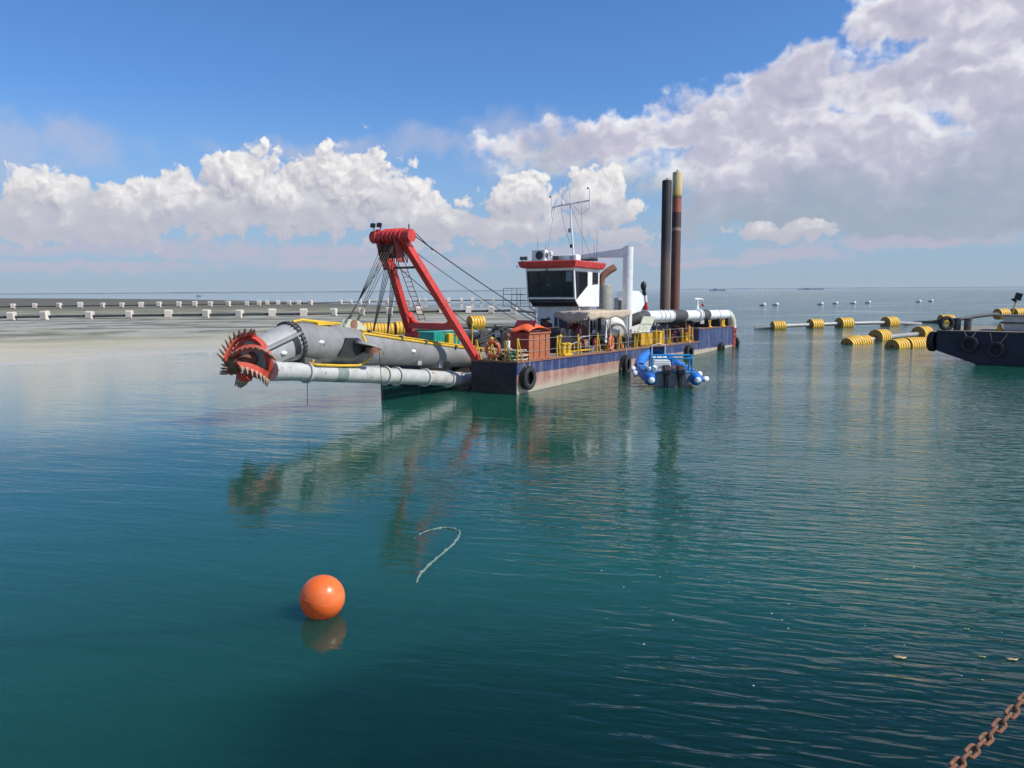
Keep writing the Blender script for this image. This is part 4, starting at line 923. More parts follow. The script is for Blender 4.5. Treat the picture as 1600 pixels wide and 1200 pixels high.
for s_ in (13.3, 14.5): MB().cyl((s_, .1, DK_), (s_, -.02, 2.6), .03, n=6).build('panel_post', M['yellow'], PN)
MB().tube([(21.6+.5*math.cos(t*.7), .9+.2*math.sin(t*.9), 1.5+t*.05) for t in range(22)], .045, 6).build('hose_pile', M['dull_red'], D)
for i, s_ in enumerate((21.5, 22.1)):
    MB().torus((s_, .9, 1.95), (1, .15, 0), .42, .09, 24, 8).build('hose_reel', M['dark' if i == 0 else 'dull_red'], D)
MB().box(13.0, 15.0, .9, 2.4, DK_+.02, DK_+.28).build('pump_bed', M['dull_red'], D, smooth=False)
for s_ in (11.4, 12.2, 12.6, 13.2, 14.3):
    MB().cyl((s_, .55, DK_), (s_, .55, 2.0+.25*math.sin(s_*5)), .07, n=8).build('valve_stem', M['dark' if s_ < 13 else 'rust_pipe'], D)

rnd = random.Random(21)
for i in range(9):
    s_ = 10.9+i*.42; pts = [(s_, .35+.5*rnd.random(), DK_+.05)]
    for k in range(4): pts.append((s_+rnd.uniform(-.35, .35), .4+.7*rnd.random(), DK_+.25+.22*k*rnd.random()+.1*k))
    MB().tube(smooth_path_([Vector(p) for p in pts]), .035, 6).build('deck_hose', M[['dark', 'rust_pipe', 'dark_grey', 'orange'][i % 4]], D)
for i, (s_, b_, h_) in enumerate(((1.2, 2.2, .9), (1.9, 2.1, 1.25), (2.6, 2.2, 1.0), (3.4, 2.0, 1.3), (4.2, 2.1, 1.1), (3.8, 1.4, .8), (5.6, 1.0, .9))):
    MB().cyl((s_, b_, DK_), (s_+.1, b_, DK_+h_), .05, n=8).ball((s_+.1, b_, DK_+h_), .1, 8, 6).build('valve_stand', M[['yellow', 'dark', 'rust_pipe', 'yellow', 'dark', 'light_grey', 'yellow'][i]], D)
MB().box(3.4, 4.6, 1.5, 2.2, DK_+.012, DK_+.55).build('gear_chest', M['dull_red'], D, smooth=False, bevel=.03)
MB().box(2.6, 3.2, 2.1, 2.38, DK_+.012, DK_+.75).build('gear_chest', M['white_clean'], D, smooth=False, bevel=.03)
for i in range(5):
    MB().tube([(5.0+.3*i, 2.6+.1*i, DK_+.3), (4.4+.3*i, 2.5, DK_+.8+.1*(i % 3)), (3.8+.2*i, 2.3, DK_+.5), (3.3+.1*i, 2.2, DK_+.1)], .03, 6).build('deck_hose', M['dark' if i % 2 else 'dark_grey'], D)
cl_m = ['dark', 'dark', 'dark_grey', 'yellow', 'rust_pipe', 'dull_red', 'light_grey', 'dark_blue', 'rust', 'dark']
for i in range(64):
    s_ = 5.7+17.0*rnd.random(); b_ = rnd.uniform(.45, 1.25); m_ = M[rnd.choice(cl_m)]; h_ = rnd.uniform(.18, .75); r_ = rnd.uniform(.06, .2); kind = i % 4
    if 14.8 < s_ < 17.8 and b_ < 1.4: s_ += 3.2
    c_ = MB()
    if kind == 0: c_.obox((s_, b_, DK_+h_/2+.012), (r_*2.6, r_*1.8, h_), (0, 0, rnd.uniform(-.5, .5)))
    elif kind == 1: c_.lathe((s_, b_, DK_+.012), (0, 0, 1), [(0, r_), (h_*.7, r_), (h_*.75, r_*.5), (h_, r_*.45)], 12)
    elif kind == 2: c_.tube([(s_, b_, DK_), (s_, b_, DK_+h_*.8), (s_+.12, b_, DK_+h_), (s_+.4, b_+.05, DK_+h_), (s_+.5, b_+.05, DK_+h_*.8), (s_+.5, b_+.05, DK_)], .035, 7)
    else: c_.cyl((s_, b_, DK_), (s_, b_, DK_+h_), .03, n=6).torus((s_, b_, DK_+h_), (0, 0, 1), .11, .018, 14, 6)
    c_.build('deck_fitting', m_, D, bevel=.008 if kind == 0 else 0)
for i in range(14):
    s_ = 7.9+.36*i; MB().tube([(s_, 2.2, 3.45), (s_+.05, 2.15, 2.9), (s_-.05, 2.1, 2.2+.2*(i % 3))], .03+.02*(i % 2), 6).build('hanging_hose', M[['dark', 'dark_blue', 'light_grey', 'orange', 'dark'][i % 5]], D)
MB().box(10.6, 12.3, 1.35, 1.85, DK_+.012, 2.25).build('power_pack', M['dark'], D, smooth=False, bevel=.04)
MB().box(5.5, 8.2, .42, .5, DK_+.14, DK_+.2).build('pipe_rack', M['yellow'], D, smooth=False)
MB().ball((25.35, PB-.12, PZ+.72), .11, 10, 8).build('vent_float', M['red'], D); MB().cyl((25.35, PB-.12, PZ+.8), (25.35, PB-.12, PZ+.98), .01, n=4).build('vent_cord', M['wire'], D)
# ================================================================== things aboard, alongside and hanging
def tyre_mesh(Ro=.5, w=.30, n=30):
    pr = [(-w/2, Ro*.86), (-w*.42, Ro*.97), (-w*.2, Ro), (w*.2, Ro), (w*.42, Ro*.97), (w/2, Ro*.86), (w/2, Ro*.66), (w*.36, Ro*.54), (w*.30, Ro*.56), (w*.36, Ro*.68), (w*.3, Ro*.88), (-w*.3, Ro*.88), (-w*.36, Ro*.68), (-w*.30, Ro*.56), (-w*.36, Ro*.54), (-w/2, Ro*.66)]
    mbt = MB().ring((0, 0, 0), (0, 1, 0), pr, n)
    for k_ in range(n):        # tread blocks
        a = 2*math.pi*(k_+.5)/n
        for sg in (-1, 1): mbt.obox((math.cos(a)*(Ro+.006), sg*w*.19, math.sin(a)*(Ro+.006)), (.03, w*.26, Ro*.13), (0, -a, sg*.25))
    return mbt.mesh('tyre', M['rubber'])
TY = tyre_mesh()
def tyre(mtx, label, group, ropes=(), sc=1.0):
    o = bpy.data.objects.new('tyre', TY); COL.objects.link(o); o.matrix_world = mtx @ Matrix.Scale(sc, 4); tag(o, label, 'tyre', group)
    for rp in ropes:
        MB().tube(rp, .018, 5).build('rope', M['rope'], o)
    return o
GT = 'old tyres hung as fenders'
tyre(onship(.62, -.19, .70), 'black truck tyre fender on the blue hull side close to the bow corner', GT, [[(-.15, 0, .45), (-.45, .12, .85)], [(.1, 0, .46), (.35, .13, .85)]])
tyre(onship(11.2, -.19, .62, .12), 'black tyre fender on the dredger side next to the blue inflatable boat bow', GT, [[(-.1, 0, .45), (-.6, .1, .95)], [(.1, 0, .46), (.2, .13, .95)]], 1.05)
tyre(onship(21.5, -.19, .78, -.1), 'black tyre fender on the dredger side below the pair of yellow bollards', GT, [[(-.1, 0, .45), (-.7, .12, .85)], [(.15, 0, .46), (.3, .13, .8)]], 1.0)
tyre(onship(28.7, -.19, .70), 'small half sunk tyre fender on the raised stern side', GT, (), .9)
tyre(onship(32.85, .12, 1.0, 1.3), 'tyre fender on the stern beside the red drop pipe', GT, (), .95)

def lifebuoy(mtx, label, Rr=.33):
    o = MB().torus((0, 0, 0), (0, 1, 0), Rr, .075, 32, 12).build('lifebuoy', M['ring_orange']); o.matrix_world = mtx
    for k_ in range(4):
        a = math.pi/4+k_*math.pi/2; c = (Rr*math.cos(a), 0, Rr*math.sin(a))
        MB().torus(c, (-math.sin(a), 0, math.cos(a)), .076, .012, 12, 6).build('band', M['white_clean'], o)
    MB().tube([((Rr+.09+.05*abs(math.sin(2*t*math.pi/16)))*math.cos(t*2*math.pi/16), 0, (Rr+.09+.05*abs(math.sin(2*t*math.pi/16)))*math.sin(t*2*math.pi/16)) for t in range(16)], .01, 5, True).build('grab_line', M['rope'], o)
    return tag(o, label, 'lifebuoy', 'lifebuoys on the dredger rail')
lifebuoy(onship(.05, 1.3, 1.92, R(90)), 'orange lifebuoy hung on the bow rail facing forward')
lifebuoy(onship(9.75, .1, 1.85, .15), 'orange lifebuoy hung on the side rail below the awning')
lifebuoy(onship(22.9, .35, 2.15, .5), 'orange lifebuoy standing behind the yellow bollards near the raised stern')

# rusty skip with lid and tarpaulin
sk = empty('waste_skip', onship(1.25, .16, DK_+.014)); tag(sk, 'rusty brown steel skip with ribbed side on the fore deck', 'skip')
w_, l_, h_ = 1.0, 1.9, 1.22
MB().box(0, l_, 0, .05, 0, h_).build('side_panel', M['skip_lit_side'], sk, smooth=False, bevel=.01)
MB().box(0, l_, w_-.05, w_, 0, h_).build('side_panel', M['skip_lit_side'], sk, smooth=False, bevel=.01)
MB().box(.002, .05, .05, w_-.05, 0, h_-.002).build('end_panel', M['dull_red'], sk, smooth=False)  # darker red than the sides, shade of the end put into its colour
MB().box(l_-.05, l_-.002, .05, w_-.05, 0, h_-.002).build('end_panel', M['dull_red'], sk, smooth=False)
MB().box(.05, l_-.05, .05, w_-.05, .02, .06).build('floor', M['dull_red'], sk, smooth=False)
for x_ in (.42, .95, 1.48): MB().box(x_-.025, x_+.025, -.035, -.001, .05, h_-.06).build('rib', M['skip_lit_side'], sk, smooth=False)
for z_ in (0.0, h_-.07): MB().box(-.02, l_+.02, -.045, -.002, z_, z_+.07).build('rail', M['skip_lit_side'], sk, smooth=False)
for x_ in (.3, 1.2): MB().box(.0-.03, -.001, .3+.3*(x_ > 1), .35+.3*(x_ > 1), .05, h_-.05).build('rib', M['dull_red'], sk, smooth=False)
MB().tube([(1.58, -.006, .86), (1.64, -.006, .72), (1.66, -.006, .9), (1.72, -.006, .74), (1.74, -.006, .92), (1.79, -.006, .78)], .008, 4).build('chalk_mark', M['white_clean'], sk)
o = MB().obox((0, 0, 0), (.05, 1.05, .75), (0, R(38), 0)).build('steel_lid', M['maroon'], smooth=False, bevel=.01)
o.matrix_world = onship(1.75, .72, DK_+1.46); tag(o, 'dark red steel lid leaning up out of the skip', 'lid')
tp = MB(); n = 12; vs = []; fs = []
for i in range(n+1):
    for j in range(n+1):
        a, b = i/n, j/n
        z = .10+.34*math.exp(-((a-.5)**2*9+(b-.45)**2*7))+.06*math.sin(a*7+b*3)*math.sin(b*6)-.10*(abs(a-.5)*2)**6
        vs.append((1.95*(a-.5), 1.05*(b-.5), z))
for i in range(n):
    for j in range(n): fs.append((i*(n+1)+j, (i+1)*(n+1)+j, (i+1)*(n+1)+j+1, i*(n+1)+j+1))
o = tp.add(vs, fs).build('tarpaulin', M['orange']); o.modifiers.new('t', 'SOLIDIFY').thickness = .02
o.matrix_world = onship(2.2, .66, DK_+1.27); tag(o, 'bright orange tarpaulin bundled on top of the rusty skip', 'tarpaulin')
# ropes
def coil(mtx, R0, n, r, mat, name, label, cat, seed):
    rnd = random.Random(seed); pts = []
    for i in range(n*14):
        a = i*2*math.pi/14; k_ = i/(n*14)
        pts.append(((R0*(.55+.45*math.sin(k_*17+seed))+rnd.uniform(-.03, .03))*math.cos(a), (R0*(.5+.4*math.cos(k_*13))+rnd.uniform(-.03, .03))*math.sin(a), r+.42*k_+rnd.uniform(-.02, .02)))
    o = MB().tube(pts, r, 6).build(name, mat); o.matrix_world = mtx; return tag(o, label, cat, 'ropes heaped on the fore deck')
coil(onship(.85, .62, DK_+.012), .62, 16, .042, M['rope'], 'rope_heap', 'heap of tan mooring rope at the foot of the rusty skip', 'rope', 1)
coil(onship(1.0, 1.6, DK_+.012), .7, 16, .042, M['rope'], 'rope_heap', 'coil of tan rope behind the lifebuoy on the bow rail', 'rope', 4)
coil(onship(.35, .5, DK_+.012), .26, 7, .025, M['rope_green'], 'rope_heap', 'small heap of green rope at the bow corner', 'rope', 2)
o = MB().box(-1.1, 1.1, -.7, .7, 0, 1.05).build('storage_container', M['teal'], smooth=False, bevel=.02)
o.matrix_world = onship(2.8, 6.55, DK_+.012); tag(o, 'bright teal storage container on the far side of the bow deck', 'container')
for x_ in [-1.0+.2*i for i in range(11)]: MB().box(x_-.04, x_+.04, -.725, -.702, .08, .97).build('corrugation', M['teal'], o, smooth=False)
MB().box(-1.12, 1.12, -.72, .72, 1.052, 1.09).build('lid', M['teal'], o, smooth=False)
o = MB().box(-.32, .32, -.3, .3, 0, .95).build('pallet_stack', M['white_clean'], smooth=False)
o.matrix_world = onship(4.5, 6.6, DK_+.012); tag(o, 'pale stack of slatted boxes next to the teal container', 'boxes')
for i in range(4): MB().box(-.34, .34, -.325, -.301, .06+.24*i, .18+.24*i).build('slat', M['dark_grey'], o, smooth=False)
# wheelie bin, locker
o = empty('refuse_bin', onship(17.35, .45, DK_+.012)); tag(o, 'yellow plastic bin with lid beside the dark blue locker', 'bin')
MB().add([(-.22, -.24, .06), (.22, -.24, .06), (.22, .24, .06), (-.22, .24, .06), (-.3, -.3, .78), (.3, -.3, .78), (.3, .3, .78), (-.3, .3, .78)], [(3, 2, 1, 0), (4, 5, 6, 7), (0, 1, 5, 4), (1, 2, 6, 5), (2, 3, 7, 6), (3, 0, 4, 7)]).build('body', M['float_yellow'], o, smooth=False, bevel=.02)
MB().box(-.33, .33, -.33, .33, .785, .86).build('lid', M['float_yellow'], o, smooth=False, bevel=.03)
for sg in (-.2, .2): MB().cyl((sg-.03, .25, .09), (sg+.03, .25, .09), .09, n=14).build('wheel', M['rubber'], o)
o = MB().box(-1.2, 1.2, -.45, .45, 0, 1.08).build('deck_locker', M['dark_blue'], smooth=False, bevel=.02)
o.matrix_world = onship(19.8, 1.45, DK_+.012); tag(o, 'dark blue steel locker on the side deck under the white pipe', 'locker')
MB().box(-1.25, 1.25, -.5, .5, 1.082, 1.13).build('lid', M['dark_blue'], o, smooth=False); MB().box(-.9, -.4, -.475, -.452, .45, .9).build('notice', M['light_grey'], o, smooth=False)
o = MB().lathe((0, 0, 0), (0, 0, 1), [(0, .2), (.02, .22), (.6, .24), (.62, .2)], 16).build('plastic_drum', M['blue']); o.matrix_world = onship(16.95, .9, DK_+.75+.014); tag(o, 'blue plastic drum on top of the yellow hydraulic tank', 'drum')
# bucket
o = MB().lathe((0, 0, 0), (0, 0, 1), [(0, .2), (.3, .28), (.31, .30), (.29, .27), (.02, .19)], 20, caps=False).build('tub', M['light_grey'], smooth=True); o.matrix_world = onship(8.25, .6, DK_+.014); tag(o, 'grey plastic tub on the deck edge under the awning', 'tub')
MB().lathe((0, 0, .02), (0, 0, 1), [(0, .19), (.02, .19)], 16).build('base', M['light_grey'], o)
# clothes hung under the awning
def garment(mtx, mat, label, L, wd, seed):
    vs = []; fs = []; n, m_ = 10, 8
    for i in range(n+1):
        for j in range(m_+1):
            a, b = i/n, j/m_
            wv = wd*(.45+.55*min(1, a*3))*(1-.15*a)
            vs.append((wv*(b-.5), .05*math.sin(b*9+seed+a*2)*(.4+a), -L*a))
    for i in range(n):
        for j in range(m_): fs.append((i*(m_+1)+j, (i+1)*(m_+1)+j, (i+1)*(m_+1)+j+1, i*(m_+1)+j+1))
    o = MB().add(vs, fs).build('garment', mat); o.modifiers.new('t', 'SOLIDIFY').thickness = .03; o.matrix_world = mtx
    return tag(o, label, 'clothing', 'work clothes hung up')
garment(onship(10.4, 1.1, 3.4, .3), M['cloth_dark'], 'black work jacket hanging under the awning', .95, .55, 1)
garment(onship(9.75, 1.3, 3.35, .1), M['cloth_dark'], 'dark work trousers hanging behind the black jacket', 1.0, .35, 3)
garment(onship(10.75, .9, 3.0, .5), M['white_clean'], 'white cloth hanging at the awning post', 1.2, .35, 5)

# person by the deckhouse door
def person(mtx):
    root = empty('person', mtx); tag(root, 'person in dark maroon top standing at the deckhouse behind the skip', 'person')
    J = {'pel': (0, 0, .95), 'sp': (0, .02, 1.18), 'ch': (0, .03, 1.38), 'nk': (0, .0, 1.50), 'hd': (0, -.03, 1.62), 'tp': (0, -.03, 1.74)}
    E_ = [('pel', 'sp'), ('sp', 'ch'), ('ch', 'nk'), ('nk', 'hd'), ('hd', 'tp')]; Rr = {'pel': .15, 'sp': .135, 'ch': .16, 'nk': .06, 'hd': .095, 'tp': .06}
    for s_, k_ in ((1, 'l'), (-1, 'r')):
        J.update({'sh'+k_: (.19*s_, .02, 1.42), 'el'+k_: (.25*s_, .0, 1.15), 'wr'+k_: (.22*s_, -.18, .98), 'ha'+k_: (.21*s_, -.25, .94), 'hi'+k_: (.09*s_, 0, .88), 'kn'+k_: (.10*s_, -.03, .48), 'an'+k_: (.10*s_, .02, .08), 'to'+k_: (.11*s_, -.14, .04)})
        E_ += [('ch', 'sh'+k_), ('sh'+k_, 'el'+k_), ('el'+k_, 'wr'+k_), ('wr'+k_, 'ha'+k_), ('pel', 'hi'+k_), ('hi'+k_, 'kn'+k_), ('kn'+k_, 'an'+k_), ('an'+k_, 'to'+k_)]
        Rr.update({'sh'+k_: .075, 'el'+k_: .05, 'wr'+k_: .035, 'ha'+k_: .04, 'hi'+k_: .10, 'kn'+k_: .065, 'an'+k_: .045, 'to'+k_: .04})
    ks = list(J); me = bpy.data.meshes.new('body'); me.from_pydata([J[k_] for k_ in ks], [(ks.index(a), ks.index(b)) for a, b in E_], [])
    o = bpy.data.objects.new('body', me); COL.objects.link(o); o.parent = root
    mo = o.modifiers.new('skin', 'SKIN'); sv = me.skin_vertices[0].data
    for i, k_ in enumerate(ks): sv[i].radius = (Rr[k_], Rr[k_]*.8 if k_ in ('ch', 'sp', 'pel') else Rr[k_]); sv[i].use_root = k_ == 'pel'
    o.modifiers.new('sub', 'SUBSURF').levels = 1; o.modifiers['sub'].render_levels = 2; mo.use_smooth_shade = True
    m = bpy.data.materials.new('figure'); m.use_nodes = True; g = G(m.node_tree); b = m.node_tree.nodes['Principled BSDF']
    q = g.sep(g.n('ShaderNodeTexCoord').outputs['Object']); c = g.mix(g.ss(q[2], .93, .95), (.012, .013, .02), (.12, .014, .02)); c = g.mix(g.ss(q[2], 1.48, 1.5), c, (.28, .15, .09))
    g.l(c, b.inputs['Base Color']); b.inputs['Roughness'].default_value = .85; me.materials.append(m)
    MB().ball((0, -.005, 1.70), (.105, .115, .11), 14, 10).build('hair', M['cloth_dark'], root)
    MB().add([(-.018, -.125, 1.60), (.018, -.125, 1.60), (0, -.155, 1.605), (0, -.12, 1.65)], [(0, 1, 2), (0, 2, 3), (1, 3, 2), (0, 3, 1)]).build('nose', M['skin'], root)
    return root
person(onship(7.95, 2.95, DK_+.014, R(-110)))

# ================================================================== inflatable boat
RB = Matrix.Translation((7.45, 35.6, 0)) @ Matrix.Rotation(R(-1.5), 4, 'Z')
rb = empty('inflatable_boat', RB); tag(rb, 'blue rigid inflatable boat with twin black outboards and blue tube frame', 'boat')
TR = .265; path = []
for s_ in (-1, 1):
    side = [(s_*1.05, -.35, .38), (s_*1.06, .3, .40), (s_*1.07, 1.5, .43), (s_*1.05, 2.8, .50), (s_*.95, 3.9, .62), (s_*.70, 4.9, .80), (s_*.36, 5.55, .95)]
    path.append(side)
full = [Vector(p) for p in path[0]]+[Vector((0, 5.8, 1.02))]+[Vector(p) for p in reversed(path[1])]
def smooth_path(P_, k_=4):
    o_ = []; n = len(P_)
    for i in range(n-1):
        p0, p1, p2, p3 = P_[max(0, i-1)], P_[i], P_[i+1], P_[min(n-1, i+2)]
        for j in range(k_):
            t = j/k_; o_.append(.5*((2*p1)+(-p0+p2)*t+(2*p0-5*p1+4*p2-p3)*t*t+(-p0+3*p1-3*p2+p3)*t**3))
    return o_+[P_[-1]]
sp_ = smooth_path(full); rad = [TR]*len(sp_)
TB = MB().tube(sp_, rad, 16).build('tube', M['blue'], rb)
for s_ in (-1, 1):
    MB().lathe((s_*1.05, -.33, .38), (0, -1, -.04), [(0, .292), (.12, .285), (.42, .15), (.5, .11)], 18).build('tube_end', M['blue'], TB)
    MB().lathe((s_*1.05, -.73, .364), (0, -1, -.04), [(0, .155), (.10, .125), (.16, .07)], 16).build('end_patch', M['white_clean'], TB)
    MB().tube([Vector((s_*1.36, -.2, .34)), Vector((s_*1.38, 1.5, .40)), Vector((s_*1.36, 2.8, .46)), Vector((s_*1.24, 3.9, .58)), Vector((s_*.95, 4.95, .76))], .035, 6).build('rubbing_strake', M['light_grey'], TB)
    for y_ in (.8, 2.0, 3.1): MB().box(s_*1.05-.16, s_*1.05+.16, y_-.12, y_+.12, .62+.03*y_, .735+.025*y_).build('wear_patch', paint('patch_blue', (.05, .26, .62), .5) if 'patch_blue' not in M else M['patch_blue'], TB, bevel=.03)
    MB().tube([Vector((s_*1.22, y_, .66+.03*y_+.05*math.sin(i*1.57)**2)) for i, y_ in enumerate([.2+.35*k_ for k_ in range(11)])], .012, 5).build('grab_line', M['rope'], TB)
hl = MB(); vs = []; secs = [(-.1, .85, -.15, .30), (1.5, .85, -.2, .32), (3.2, .80, -.15, .38), (4.5, .6, .10, .55), (5.6, .08, .75, .85)]
for y_, w, k_, d_ in secs: vs += [(-w, y_, d_), (0, y_, k_), (w, y_, d_)]
fs = [(0, 1, 2)]+[f for i in range(4) for f in ((i*3, i*3+1, i*3+4, i*3+3), (i*3+1, i*3+2, i*3+5, i*3+4), (i*3, i*3+3, i*3+5, i*3+2))]
hl.add(vs, fs).build('hull', M['light_grey'], rb)
MB().box(-.8, .8, -.12, -.03, -.05, .72).build('transom', M['light_grey'], rb, smooth=False, bevel=.02)
MB().box(-.78, .78, -.02, 3.6, .33, .36).build('floor', M['light_grey'], rb, smooth=False)
co_ = MB().prism([(2.1, .36), (2.95, .36), (2.95, 1.05), (2.75, 1.25), (2.3, 1.25), (2.1, 1.05)], 'x', -.62, .15).build('console', M['white_clean'], rb, smooth=False, bevel=.04)
MB().obox((-.23, 2.85, 1.45), (.74, .02, .42), (-.35, 0, 0)).build('windscreen', M['glass'], co_, smooth=False)
MB().torus((-.23, 2.05, 1.12), (0, -1, .4), .17, .02, 20, 6).build('steering_wheel', M['dark'], co_)
MB().box(-.5, -.05, 2.07, 2.1, .7, 1.0).build('dash_panel', M['dark'], co_, smooth=False)
MB().tube([(-.55, 2.5, 1.25), (-.55, 2.45, 1.75), (-.23, 2.45, 1.82), (.1, 2.45, 1.75), (.1, 2.5, 1.25)], .022, 6).build('console_rail', M['white_clean'], co_)
MB().box(-.78, .02, .40, 1.35, .36, 1.10).build('seat_box', M['white_clean'], rb, smooth=False, bevel=.03)
MB().box(-.75, -.01, .43, 1.32, 1.105, 1.17).build('cushion', M['white_clean'], rb, smooth=False, bevel=.03)
MB().tube([(-.5, .38, .9), (-.25, .38, .9)], .012, 5).build('seat_latch', M['dark'], rb)
for i, x_ in enumerate((-.32, .32)):
    e_ = MB(); e_.prism([(-.75, .62), (-.12, .60), (-.08, .86), (-.2, 1.02), (-.6, 1.02), (-.78, .86)], 'x', x_-.17, x_+.17)
    e_ = e_.build('outboard', M['dark'], rb, smooth=False, bevel=.05)
    MB().prism([(-.52, -.45), (-.28, -.45), (-.22, .62), (-.56, .62)], 'x', x_-.08, x_+.08).build('leg', M['dark'], e_, smooth=False, bevel=.02)
    MB().box(x_-.172, x_+.172, -.62, -.3, .78, .84).build('cowl_stripe', M['dark_grey'], e_, smooth=False)
    MB().box(x_-.09, x_+.09, -.3, -.1, .3, .74).build('clamp', M['dark_grey'], e_, smooth=False)
MB().box(-.12, .16, -.2, -.13, .55, .72).build('name_plate', M['cream'], rb, smooth=False)
# tube frame over the engines
fm = MB()
for x_ in (-.95, .90):
    fm.tube([(x_, -.25, .62), (x_, -.22, 1.30), (x_, -.05, 1.42), (x_, .45, 1.44), (x_, .55, 1.3), (x_, .58, .6)], .045, 8)
FRM = fm.build('tube_frame', M['blue_frame'], rb)
for p_, q_ in (((-.95, -.22, 1.32), (.90, -.22, 1.32)), ((-.95, .5, 1.42), (.90, .5, 1.42)), ((-.95, -.26, .66), (.90, -.26, .66)), ((-.02, -.22, 1.32), (-.02, -.25, .66)), ((-.95, .1, 1.43), (.90, .1, 1.43))):
    MB().cyl(p_, q_, .042, n=8).build('frame_bar', M['blue_frame'], FRM)
MB().box(.25, .7, 1.0, 1.6, .36, .62).build('kit_bag', M['dark'], rb, smooth=False, bevel=.08)
MB().box(.2, .72, 2.0, 2.7, .36, .70).build('fuel_tank', M['dull_red'], rb, smooth=False, bevel=.06)
MB().tube([(.3+.22*math.cos(t*.8), 3.1+.2*math.sin(t*.8), .40+.012*t) for t in range(24)], .025, 6).build('rope_coil', M['rope'], rb)
MB().box(-.4, .1, 3.3, 3.9, .36, .75).build('bow_locker', M['white_clean'], rb, smooth=False, bevel=.03)
MB().tube([(0, 5.9, 1.0), (.3, 6.4, 1.1), (.5, 7.0, 1.2)], .02, 5).build('painter', M['rope'], rb)
def fender(x, y, z, ax, label):
    o = MB().lathe((0, 0, -.26), (0, 0, 1), [(0, .04), (.04, .10), (.1, .13), (.42, .13), (.48, .10), (.52, .04)], 16).build('fender', M['white_clean']); o.matrix_world = RB @ Matrix.Translation((x, y, z)) @ Vector((0, 0, 1)).rotation_difference(Vector(ax)).to_matrix().to_4x4()
    MB().tube([(0, 0, .25), (0, 0, .34)], .02, 6).build('eye', M['dark'], o); return tag(o, label, 'fender', 'white fenders around the inflatable boat')
for a in (((-1.45, 2.6, .55, (.2, 1, .1)), 'white fender between the inflatable boat and the dredger hull, nearer the boat bow'), ((-1.48, 1.6, .42, (.1, 1, .2)), 'white fender between the inflatable boat and the dredger hull, nearer the boat stern'), ((-.88, .35, .80, (1, .6, .1)), 'white fender lying on top of the boat tube beside the seat box'), ((1.42, .6, .50, (.2, 1, 0)), 'white fender on the open water side of the inflatable boat, next to the tube frame'), ((1.62, .2, .30, (.5, 1, 0)), 'white fender at the stern tip of the boat tube on the open water side')): fender(*a[0], a[1])

# ================================================================== barge on the right
BM = Matrix.Translation((25.55, 46.2, -.06)) @ Matrix.Rotation(math.atan2(-.6, .8), 4, 'Z')
bg_ = empty('work_barge', BM); tag(bg_, 'dark flat work barge with raked bow and tyres along its side', 'barge')
BH = MB().prism([(0, 1.98), (.05, .78), (2.3, 0), (3.4, -.7), (22, -.7), (22, 1.98)], 'y', 0, 7).build('hull', M['barge'], bg_, smooth=False, bevel=.03)
MB().box(.05, 21.9, .05, 6.95, 1.981, 1.99).build('deck_plate', M['deck'], bg_, smooth=False)
MB().box(.0, 22, -.05, -.002, 1.86, 1.98).build('rubbing_strip', M['barge'], bg_, smooth=False)
for x_ in (.95, 1.5):
    MB().lathe((x_, .9, 1.99), (0, 0, 1), [(0, .2), (.62, .2), (.64, .23), (.72, .23)], 16).build('bollard', M['dark_grey'], bg_)
MB().box(3.3, 5.2, 1.2, 3.2, 1.992, 2.42).build('deck_box', M['barge_box'], bg_, smooth=False, bevel=.02)
MB().box(3.25, 5.25, 1.15, 3.25, 2.5, 2.86).build('deck_box', M['barge_box'], bg_, smooth=False, bevel=.02)
MB().box(3.1, 5.6, 1.1, 3.3, 2.422, 2.498).build('box_shelf', M['dark_grey'], bg_, smooth=False)
MB().box(2.9, 7.2, 1.05, 3.35, 2.862, 2.9).build('box_lid', M['dark_grey'], bg_, smooth=False)
MB().prism([(2.9, 1.99), (3.25, 1.99), (3.05, 2.4)], 'y', 1.3, 2.0).build('wedge', M['yellow'], bg_, smooth=False)
MB().box(5.8, 8.2, 1.4, 3.2, 2.0, 2.5).build('pipe_rack', M['tan'], bg_, smooth=False)
fl_ = MB().cyl((3.6, 2.3, 2.9), (3.75, 2.3, 3.75), .04, n=8).build('floodlight', M['yellow'], bg_)
MB().obox((3.85, 2.28, 3.98), (.34, .2, .42), (0, .25, .3)).build('lamp_housing', M['dark'], fl_)
MB().obox((3.66, 2.25, 3.76), (.3, .14, .12), (0, .6, .2)).build('lamp_bracket', M['dark'], fl_)
def btyre(x, y, z, rz, label, sc=1.0, ropes=()): tyre(BM @ Matrix.Translation((x, y, z)) @ Matrix.Rotation(rz, 4, 'Z'), label, 'old tyres hung on the barge', ropes, sc)
btyre(-.22, .35, 1.30, R(75), 'big tyre fender hanging on the raked bow of the dark barge', 1.15, [[(0, 0, .4), (.1, 0, .8)]])
btyre(.45, .45, 2.40, R(35), 'tyre standing upright on the barge deck at its bow corner', .85)
btyre(1.75, -.18, 1.22, 0, 'first tyre fender behind the bow on the dark barge side', .95, [[(-.1, 0, .4), (-.3, .12, .75)], [(.1, 0, .4), (.3, .12, .75)]])
btyre(3.1, -.18, .95, 0, 'second tyre fender behind the bow on the dark barge side', .95, [[(-.2, 0, .4), (-.35, .12, 1.0)], [(.2, 0, .4), (.55, .12, 1.0)]])

